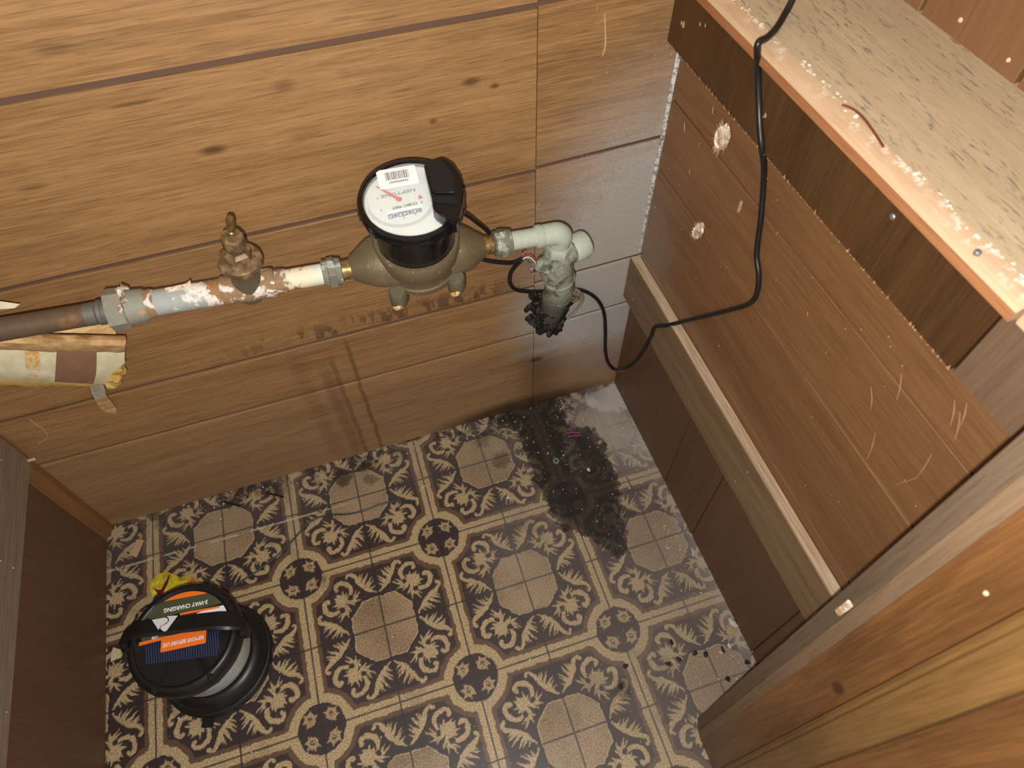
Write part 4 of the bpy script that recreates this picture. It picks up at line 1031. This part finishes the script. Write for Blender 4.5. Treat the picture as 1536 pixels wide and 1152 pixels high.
# thin loose wire on the floor
M['thin_wire'] = mat('thin_grey_black_wire', color=rgb(44, 46, 48), rough=.4)
b = MB(); b.tube([fl(x, y, .0018) for x, y in ((345, 884), (360, 873), (385, 857), (410, 838), (430, 820), (448, 800), (462, 785), (478, 776), (498, 772), (522, 771), (545, 766), (568, 757), (590, 752), (612, 752), (624, 757))], .0016, 8, 5)
tag(b.build('loose_wire', M['thin_wire'], base=fl(480, 776, 0)), 'thin loose dark wire lying across the floor from the lantern', 'wire')

# ------------------------------------------------------------------ pipe insulation, left
M['kraft'] = mat('kraft_paper', lambda t: (lambda n, n2: (mixc(t, (n * .6 + n2 * .5).step(.35, .75), rgb(160, 122, 76), rgb(206, 170, 120)), n))(nz(t, vm(t, 'MULTIPLY', pos(t), (1, 1, 4)), 24, 4, .65), nz(t, pos(t), 130, 3)), rough=.7, bump=.3)
M['kraft_light'] = mat('pale_kraft', lambda t: mixc(t, nz(t, vm(t, 'MULTIPLY', pos(t), (1, 1, 5)), 26, 4, .65).step(.35, .7), rgb(172, 136, 86), rgb(208, 178, 126)), rough=.7)
M['label_paper'] = mat('cream_printed_paper', lambda t: mixc(t, nz(t, pos(t), 60, 4).step(.3, .75), rgb(192, 182, 148), rgb(214, 206, 176)), rough=.6)
M['brown_band'] = mat('brown_print', lambda t: mixc(t, nz(t, pos(t), 80, 4), rgb(108, 78, 56), rgb(136, 102, 78)), rough=.6)
M['orange_print'] = mat('faded_orange_print', lambda t: mixc(t, nz(t, pos(t), 200, 3).step(.4, .6), rgb(200, 186, 148), rgb(204, 150, 76)), rough=.6)
M['wool'] = mat('yellow_glass_wool', lambda t: (lambda n: (mixc(t, n, rgb(150, 116, 54), rgb(206, 172, 96)), n))(nz(t, pos(t), 220, 4, .7)), rough=.9, bump=1.0)
M['foil'] = mat('crinkled_foil', lambda t: (lambda n: (mixc(t, n, rgb(176, 172, 156), rgb(232, 228, 212)), n))(nz(t, pos(t), 260, 3)), rough=.3, metal=.25, bump=.8)
IY = -.060
ins = thing('pipe_insulation', at(90, 560, 1, IY), 'paper-faced strip of glass wool insulation with torn end, below the copper pipe', 'insulation')
def strip(rows, th, name, m, parent, sub=10, wav=0.0, seed=0, smooth=True):
    """rows: list of (list of photo points left to right, wall distance)"""
    g = []
    for pts, y in rows:
        P = []
        for i in range(len(pts) - 1):
            for k in range(sub):
                u = k / sub; P.append((pts[i][0] * (1 - u) + pts[i + 1][0] * u, pts[i][1] * (1 - u) + pts[i + 1][1] * u))
        P.append(pts[-1]); g.append([at(x, yy, 1, y + wav * mnoise.noise((x * .06, yy * .2, seed))) for x, yy in P])
    b = MB(); b.sheet(g, th)
    return b.build(name, m, parent, smooth=smooth)
strip([([(-60, 505), (0, 488), (80, 478), (164, 469)], -.052), ([(-60, 506), (0, 493), (90, 485), (170, 484)], -.056), ([(-60, 512), (0, 500), (90, 499), (174, 501)], -.060)], .0008, 'paper_flap', M['kraft_light'], ins, wav=.003, seed=2)
strip([([(-60, 499), (0, 499), (95, 501), (188, 503)], -.050), ([(-60, 501), (0, 501), (95, 503), (189, 505)], -.062), ([(-60, 507), (0, 507), (95, 509), (189, 511)], -.070), ([(-60, 514), (0, 514), (95, 517), (188, 519)], -.072), ([(-60, 521), (0, 521), (95, 525), (187, 526)], -.068), ([(-60, 525), (0, 525), (95, 529), (186, 529)], -.061), ([(-60, 526), (0, 526), (95, 530), (186, 530)], -.050)], .0008, 'folded_paper', M['kraft'], ins, wav=.004, seed=5)
lab = strip([([(-60, 525), (0, 525), (95, 527), (187, 528)], -.062), ([(-60, 540), (0, 540), (95, 543), (187, 544)], -.064), ([(-60, 557), (0, 557), (95, 561), (166, 562)], -.064), ([(-60, 569), (0, 570), (80, 573), (158, 576)], -.060), ([(-60, 571), (0, 572), (80, 575), (152, 577)], -.046)], .001, 'printed_facing', M['label_paper'], ins, wav=.0015, seed=8)
strip([([(85, 527), (145, 528)], -.0632), ([(84, 543), (145, 544)], -.0655), ([(83, 560), (144, 562)], -.0655), ([(82, 573), (140, 576)], -.0612)], .0006, 'brown_band', M['brown_band'], ins, wav=.0015, seed=8)
strip([([(37, 528), (58, 528)], -.0632), ([(38, 545), (60, 546)], -.0655), ([(40, 567), (61, 567)], -.0625)], .0004, 'orange_lettering', M['orange_print'], ins, wav=.0015, seed=8)['label'] = 'faded orange lettering block'
strip([([(-60, 448), (0, 452), (30, 456)], -.040), ([(-60, 462), (0, 464), (22, 462)], -.044)], .0008, 'paper_flap', M['label_paper'], ins, sub=4)['label'] = 'white paper edge above the copper pipe'
b = MB(); q0, q1 = at(-60, 538, 1, -.03), at(150, 545, 1, -.03)
b.tube([q0, (q0 + q1) / 2, q1], [.030, .030, .026], 18, 4, jit=.05)
for x, y, r in ((176, 552, .008), (172, 566, .010), (180, 545, .006), (165, 572, .008), (184, 556, .005)): b.lump(at(x, y, 1, -.052), r, .4, 140, 3)
b.build('glass_wool', M['wool'], ins)
tl = strip([([(134, 576), (155, 576)], -.050), ([(137, 588), (158, 587)], -.040), ([(143, 600), (160, 594)], -.032)], .0005, 'foil_tail', M['foil'], ins, wav=.006, seed=4, smooth=False)
strip([([(143, 600), (160, 594)], -.032), ([(150, 612), (170, 606)], -.022), ([(158, 617), (174, 612)], -.016), ([(166, 620), (175, 621)], -.012)], .0005, 'paper_tail', M['kraft_light'], tl, wav=.006, seed=4, smooth=False)

# ------------------------------------------------------------------ lantern
LB = Vector((-.7690, -.2825, 0))
la = thing('camping_lantern', LB, 'black camping lantern with a solar panel top and orange stickers, standing on the floor', 'lantern')
TL = Matrix.Translation(LB)
b = MB(); b.lathe([(0, .0005), (.074, .0005), (.0805, .003), (.0820, .008), (.0815, .014), (.0790, .017), (.0770, .0175), (.0760, .020), (.0725, .030), (.0650, .0365), (.0600, .0375), (.0590, .040), (.0560, .046), (.0520, .048), (0, .048)], TL, 72); b.build('base', M['black'], la)
M['clear'] = mat('clear_lens', color=(.9, .92, .93, 1), rough=.05)
pr_ = M['clear'].node_tree.nodes['Principled BSDF']; pr_.inputs['Alpha'].default_value = .28; pr_.inputs['Specular IOR Level'].default_value = .8
M['chrome'] = mat('chrome_reflector', lambda t: mixc(t, nz(t, pos(t), 60, 2), rgb(140, 140, 138), rgb(196, 196, 192)), rough=.18, metal=.9)
b = MB(); b.lathe([(0, .047), (.0520, .047), (.0535, .052), (.0500, .060), (.040, .080), (.036, .106), (0, .106)], TL, 48, lambda a, z: 1 + .012 * math.cos(24 * a)); b.build('reflector', M['chrome'], la)
b = MB(); b.lathe([(.0575, .047), (.0600, .049), (.0605, .070), (.0600, .106), (.0580, .1065), (.0580, .050)], TL, 64); b.build('clear_lens', M['clear'], la)
b = MB(); b.lathe([(0, .104), (.0610, .104), (.0690, .109), (.0738, .1150), (.0752, .1230), (.0750, .1320), (.0728, .1385), (.0690, .1418), (.0660, .1424), (.0642, .1418), (.0630, .1402), (.0620, .1395), (0, .1395)], TL, 96, lambda a, z: 1.0 + (.014 * max(0, math.cos(6 * a + .4)) ** 12 if .108 < z < .141 else 0)); hd = b.build('head', M['black'], la)
for k in range(6):
    a = -.067 + k * math.pi / 3; T = TL @ Matrix.Rotation(a, 4, 'Z') @ Matrix.Translation((.0695, 0, .1402)); b = MB(); b.box((0, 0, 0), (.012, .0075, .0036), T, .0008); b.build('rim_tab', M['black'], hd)
ZT = .1399
def lp(px, py, z=ZT): return at(px, py, 2, z)
def solar(t):
    p = pos(t); px, py, pz = sep(t, p)
    k = ((px * .95 + py * .0) * 330.0).frac(); return mixc(t, (k - .5).abs().step(.28, .40), rgb(26, 30, 50), rgb(58, 66, 98))
M['solar'] = mat('solar_cells', solar, rough=.25, spec=.5)
UP = Vector((0, 0, 1))
def clipc(pts, r=.0615):
    out = []
    for p in pts:
        d = Vector((p.x - LB.x, p.y - LB.y)); k = min(1, r / d.length) if d.length else 1
        out.append(Vector((LB.x + d.x * k, LB.y + d.y * k, p.z)))
    return out
flat('solar_panel', [lp(x, y) for x, y in ((219, 958), (330, 945), (328, 983), (217, 997))], M['solar'], hd, UP, .0004)
M['st_orange'] = mat('orange_sticker', color=rgb(240, 116, 36), rough=.45); M['st_olive'] = mat('olive_sticker', color=rgb(72, 76, 52), rough=.45); M['st_white'] = mat('white_sticker', color=rgb(228, 232, 236), rough=.4)
def arc(px0, py0, px1, py1, n=14, r=.0612, z=ZT):
    """points along the recess rim between two photo points"""
    a = lp(px0, py0, z) - LB; c = lp(px1, py1, z) - LB; a0, a1 = math.atan2(a.y, a.x), math.atan2(c.y, c.x)
    if a1 - a0 > math.pi: a1 -= 2 * math.pi
    if a0 - a1 > math.pi: a1 += 2 * math.pi
    return [Vector((LB.x + r * math.cos(a0 + (a1 - a0) * i / n), LB.y + r * math.sin(a0 + (a1 - a0) * i / n), z)) for i in range(n + 1)]
flat('orange_sticker', arc(249, 907, 307, 897) + [lp(306, 899)], M['st_orange'], hd, UP, .0003)
ol = flat('olive_sticker', arc(226, 928, 249, 907, 8) + arc(307, 897, 328, 909, 8) + [lp(287, 917, ZT), lp(270, 919, ZT), lp(250, 926), lp(228, 934, ZT)], M['st_olive'], hd, UP, .00035)
flat('orange_stripe', [lp(x, y) for x, y in ((270, 920), (287, 916.6), (328, 909.2), (330, 911.6), (303, 917), (270, 923))], M['st_orange'], hd, UP, .0004)
flat('white_sticker', [lp(295, 920), lp(303, 917)] + arc(330, 911.6, 338, 924, 6) + [lp(325, 927), lp(295, 927)], M['st_white'], hd, UP, .0003)
tx = (lp(250, 916) - lp(308, 904)).normalized()
text('3-WAY CHARGING', .0080, frame(lp(279, 909.3, ZT) + UP * .0006, tx, UP.cross(tx), UP), M['st_white'], ol, bold=.00022, sx=.86)
flat('olive_sticker', [lp(x, y) for x, y in ((210, 951), (248, 943), (248, 957), (213, 964))], M['st_olive'], hd, UP, .0006)
flat('orange_stripe', [lp(x, y) for x, y in ((209, 964), (255, 953), (255, 957.5), (209, 969))], M['st_orange'], hd, UP, .0008)
os_ = flat('orange_sticker', rr((lp(245, 974) + lp(306, 947)) / 2, tx, UP.cross(tx), .0295, .0100, .0015), M['st_orange'], hd, UP, .0010)
text('REMOVE BEFORE USE', .0072, frame(lp(275.5, 962, ZT) + UP * .0014, tx, UP.cross(tx), UP), M['st_white'], os_, bold=.0001, sx=.78)
text('USB', .0050, frame(lp(233, 956.5, ZT) + UP * .0010, tx, UP.cross(tx), UP), M['st_white'], hd, bold=.0001)
# bail handle
hx = (lp(366, 944, .126) - lp(176, 966, .126)); hx.z = 0; hx.normalize(); hy = UP.cross(hx)
hup = (UP * .90 + hy * .42).normalized(); hw = hx.cross(hup)
HC = LB + Vector((0, 0, .1280)) + hy * .000
b = MB(); rows = []
n = 40
for i in range(n + 1):
    a = math.pi * i / n; c_, s_ = math.cos(a), math.sin(a)
    R_ = .0822; X = -R_ * c_; Z = .0290 * min(1.0, (s_ * 1.25)) ** .55 if s_ > 0 else 0
    wd = .0065 + .0090 * min(1, s_ * 1.6); th_ = .0028
    p = HC + hx * X + hup * Z
    o_ = (hx * (-c_ * .5) + hup * (.4 + s_)).normalized()
    rows.append([p + hw * wd, p + hw * wd * .8 + o_ * th_, p - hw * wd * .8 + o_ * th_, p - hw * wd, p - hw * wd * .8 - o_ * th_ * .3, p + hw * wd * .8 - o_ * th_ * .3])
vv = [[b.bm.verts.new(p) for p in r] for r in rows]
for i in range(n):
    for k in range(6): b.face((vv[i][k], vv[i + 1][k], vv[i + 1][(k + 1) % 6], vv[i][(k + 1) % 6]))
b.face(vv[0]); b.face(vv[-1][::-1])
for sg in (-1, 1): b.lathe([(0, -.004), (.0085, -.004), (.0090, 0), (.0085, .005), (0, .006)], axis_frame(HC + hx * (sg * .0785), hx * sg), 20)
hn = b.build('handle', M['black'], la, ang=40)
# white emblem on the handle
HO = HC + hup * (.0290 + .0036); hn_ = hup
def hpt(px, py):
    d = RM.transposed() @ Vector(((px - 768) / FPX, -(py - 576) / FPX, -1)); return CAM + d * ((HO - CAM).dot(hn_) / d.dot(hn_))
E1 = [(228, 930), (247, 926.5), (251.5, 928), (252, 931.5), (247, 936), (241, 939), (239, 943), (237.5, 944.8)]
E2 = [(250.5, 924.5), (266.5, 923.5), (250, 946), (246, 947.4), (241.5, 944.2), (240.5, 941.5), (243, 939), (249.5, 936), (253.5, 932), (253.3, 928)]
for e_ in (E1, E2): flat('emblem', [hpt(x, y) for x, y in e_], M['st_white'], hn, hn_, .0003)
b = MB(); c = fl(312, 1079, .008); dv = (c - (LB + Vector((0, 0, .008)))); dv.z = 0; dv.normalize()
b.box((0, 0, 0), (.014, .016, .007), frame(LB + dv * .0865 + Vector((0, 0, .0060)), dv, UP.cross(dv), UP), .0012); b.build('latch', M['black'], la)

# ------------------------------------------------------------------ litter on the floor
M['yellow'] = mat('yellow_wrapper', lambda t: mixc(t, nz(t, pos(t), 90, 3).step(.3, .7), rgb(176, 160, 40), rgb(222, 206, 60)), rough=.35)
M['maroon'] = mat('maroon_print', color=rgb(104, 26, 38), rough=.4)
wr_ = thing('yellow_wrapper', fl(262, 880), 'crumpled yellow wrapper with a dark red tick, behind the lantern', 'wrapper')
top = [(222, 876), (236, 862), (250, 857.5), (262, 862), (272, 867), (284, 864), (296, 870), (306, 884)]
bot = [(232, 905), (242, 903), (254, 900), (264, 898), (274, 896), (286, 896), (296, 896), (308, 898)]
g = []
for j in range(6):
    v = j / 5; row = []
    for i in range(29):
        u = i / 28 * 7; k = min(int(u), 6); f = u - k
        tpx = top[k][0] * (1 - f) + top[k + 1][0] * f; tpy = top[k][1] * (1 - f) + top[k + 1][1] * f
        bqx = bot[k][0] * (1 - f) + bot[k + 1][0] * f; bqy = bot[k][1] * (1 - f) + bot[k + 1][1] * f
        x, y = tpx * (1 - v) + bqx * v, tpy * (1 - v) + bqy * v
        row.append(fl(x, y, .003 + .010 * abs(mnoise.noise((x * .07, y * .09, 3))) + .006 * math.sin(v * 3.1)))
    g.append(row)
b = MB(); b.sheet(g, .0005); b.build('foil_sheet', M['yellow'], wr_, smooth=False)
flat('tick_print', [fl(x, y, .0175) for x, y in ((229, 881), (236, 885), (242, 884), (256, 858), (252, 875), (241, 896))], M['maroon'], wr_, UP, .0003)
for x, y in ((285, 873), (289, 870)): flat('red_print', [fl(x + a, y + c, .0165) for a, c in ((-3, -1), (2, -2), (3, 1), (-1, 2.5))], M['red'], wr_, UP, .0003)
M['paper'] = mat('tan_paper', lambda t: mixc(t, nz(t, pos(t), 120, 3), rgb(160, 128, 96), rgb(190, 158, 124)), rough=.8)
M['cream_paper'] = mat('cream_paper', lambda t: mixc(t, nz(t, pos(t), 120, 3), rgb(176, 164, 130), rgb(198, 186, 152)), rough=.8)
tag(flat('paper_scrap', [fl(x, y, .0005) for x, y in ((205, 809), (216, 810.5), (211, 823), (205, 836.5), (193, 832.5), (200, 822))], M['paper'], None, UP, .0006), 'tan paper strip on the floor near the left back corner', 'paper')
tag(flat('paper_scrap', [fl(x, y, .0005) for x, y in ((170, 971), (182, 975), (181, 986), (166, 993), (167, 982))], M['cream_paper'], None, UP, .0006), 'pale paper scrap between the lantern and the left wall', 'paper')
for (x0, y0, x1, y1), lab in (((335.5, 752.5), (360.5, 759.5), 'short black rod on the floor against the back wall'), ((400, 739), (425.5, 745.5), 'short black rod on the floor further from the left wall')) if False else (((335.5, 752.5, 360.5, 759.5), 'short black rod on the floor, nearer the left back corner'), ((400, 739, 425.5, 745.5), 'short black rod on the floor, further from the left back corner')):
    b = MB(); b.tube([fl(x0, y0, .0018), fl(x1, y1, .0018)], .0018, 8, 1); tag(b.build('black_rod', M['rubber'], base=fl(x0, y0)), lab, 'rod')
M['verdigris'] = mat('verdigris_metal', lambda t: mixc(t, nz(t, pos(t), 300, 3), rgb(78, 92, 88), rgb(130, 146, 138)), rough=.6)
b = MB(); b.lathe([(.0026, .0003), (.0058, .0003), (.0060, .0016), (.0056, .0024), (.0028, .0024), (.0024, .0016), (.0026, .0003)], Matrix.Translation(fl(834, 692)), 24)
tag(b.build('washer', M['verdigris'], base=fl(834, 692)), 'small grey-green washer lying on the wet stain', 'washer')
M['pink'] = mat('pink_plastic', color=rgb(150, 72, 110), rough=.5)
for k, (pts, lab) in enumerate(((((850, 650), (860, 648.5), (870, 649.5)), 'thin pink wire scrap on the stain, the one nearer the wall'), (((851, 655), (861, 653.5), (870.5, 653)), 'thin pink wire scrap on the stain, the one further from the wall'))):
    b = MB(); b.tube([fl(x, y, .0012) for x, y in pts], .0010, 6, 4); tag(b.build('pink_wire_scrap', M['pink'], base=fl(*pts[0])), lab, 'wire scrap')
M['chip'] = mat('white_chip', lambda t: mixc(t, nz(t, pos(t), 300, 2), rgb(170, 164, 154), rgb(206, 202, 192)), rough=.8)
M['tan_chip'] = mat('tan_chip', lambda t: mixc(t, nz(t, pos(t), 300, 2), rgb(140, 124, 90), rgb(176, 158, 120)), rough=.8)
def chip(name, x, y, r, sq, m, label, cat, group=None, rot=0.0):
    c = fl(x, y); b = MB(); b.lump((0, 0, 0), r, .35, 400, 2, sq)
    bmesh.ops.rotate(b.bm, verts=b.bm.verts[:], matrix=Matrix.Rotation(rot, 3, 'Z')); lo_ = min(v.co.z for v in b.bm.verts)
    bmesh.ops.translate(b.bm, verts=b.bm.verts[:], vec=c - Vector((0, 0, lo_)))
    return tag(b.build(name, m, base=c, smooth=False), label, cat, group)
chip('plaster_chip', 883, 705, .0030, (1, 1.2, .5), M['chip'], 'white chip on the wet stain beside the washer', 'chip')
chip('plaster_chip', 1094, 969, .0030, (1, 1.3, .5), M['chip'], 'white chip among the dark crumbs at the right wall', 'chip')
chip('plaster_chip', 1039, 829, .0016, (1, 4.2, .8), M['chip'], 'white sliver at the foot of the right wall', 'chip', rot=-.35)
chip('plaster_chip', 1099, 935, .0040, (1, 2.0, .5), M['chip'], 'grey-white flake against the right wall', 'chip', rot=.4)
chip('wood_chip', 1097, 947, .0065, (1.3, 1, .3), M['tan_chip'], 'tan chip at the foot of the right wall', 'chip', rot=.3)
chip('wood_chip', 1046, 1005, .0010, (1, 5, .8), M['tan_chip'], 'thin tan splinter on the floor near the dark crumbs', 'chip')
chip('plaster_chip', 762, 447 + 300, .0022, (1.6, 1, .5), M['chip'], 'small white chip on a cream tile border', 'chip')
chip('plaster_chip', 634, 731, .0010, (5, 1, .8), M['chip'], 'thin white shred on the floor near the back wall', 'chip', rot=.1)
M['crumb'] = mat('dark_crumb', lambda t: mixc(t, nz(t, pos(t), 300, 2), rgb(26, 20, 18), rgb(54, 44, 38)), rough=.7)
for i, (x, y) in enumerate(((1007, 964), (1018, 989), (1002, 996), (1042, 980), (1058, 982), (1091, 1019), (1120, 994), (938, 1000), (931, 1030), (1084, 975))):
    chip('dark_crumb', x, y, .0034 if i != 9 else .0022, (1, 1.15 if i != 9 else 2.6, .7), M['crumb'], {9: 'thin long dark crumb on the dusty octagon by the right wall', 7: 'dark brown crumb on the cream border beside a round medallion', 8: 'dark brown crumb on the scrollwork, farthest from the right wall', 6: 'dark brown crumb in the corner of right wall and door jamb', 5: 'dark brown crumb on the dusty octagon close to the door jamb'}.get(i, 'dark brown crumb in the cluster beside the dusty octagon'), 'crumb', 'dark crumbs near the right wall', i * .7)
# grit that nobody could count
b = MB(); rg = random.Random(11)
def grit(x, y, r): b.lump((x, y, r * .3), r, .4, 700, 1, (1, rg.uniform(.7, 1.6), .5))
for i in range(520):
    k = rg.random()
    if k < .38: x, y = -.02 - abs(rg.gauss(0, .02)), -rg.uniform(.02, .56)
    elif k < .70: x, y = rg.uniform(-.92, -.02), -.004 - abs(rg.gauss(0, .022))
    elif k < .85: x, y = rg.gauss(-.17, .06), -abs(rg.gauss(.07, .05)) - .005
    else: x, y = rg.uniform(-.9, -.02), -rg.uniform(.01, .62)
    if x > -.004 or (x > -.125 and y < -.575) or (Vector((x, y)) - LB.xy).length < .085: continue
    grit(x, y, rg.choice((.0004, .0005, .0007, .0009, .0014)) * rg.uniform(.7, 1.2))
tag(b.build('grit', M['chip'], base=(-.3, -.2, 0), smooth=False), 'fine white grit and plaster crumbs scattered over the vinyl floor', 'grit', kind='stuff')
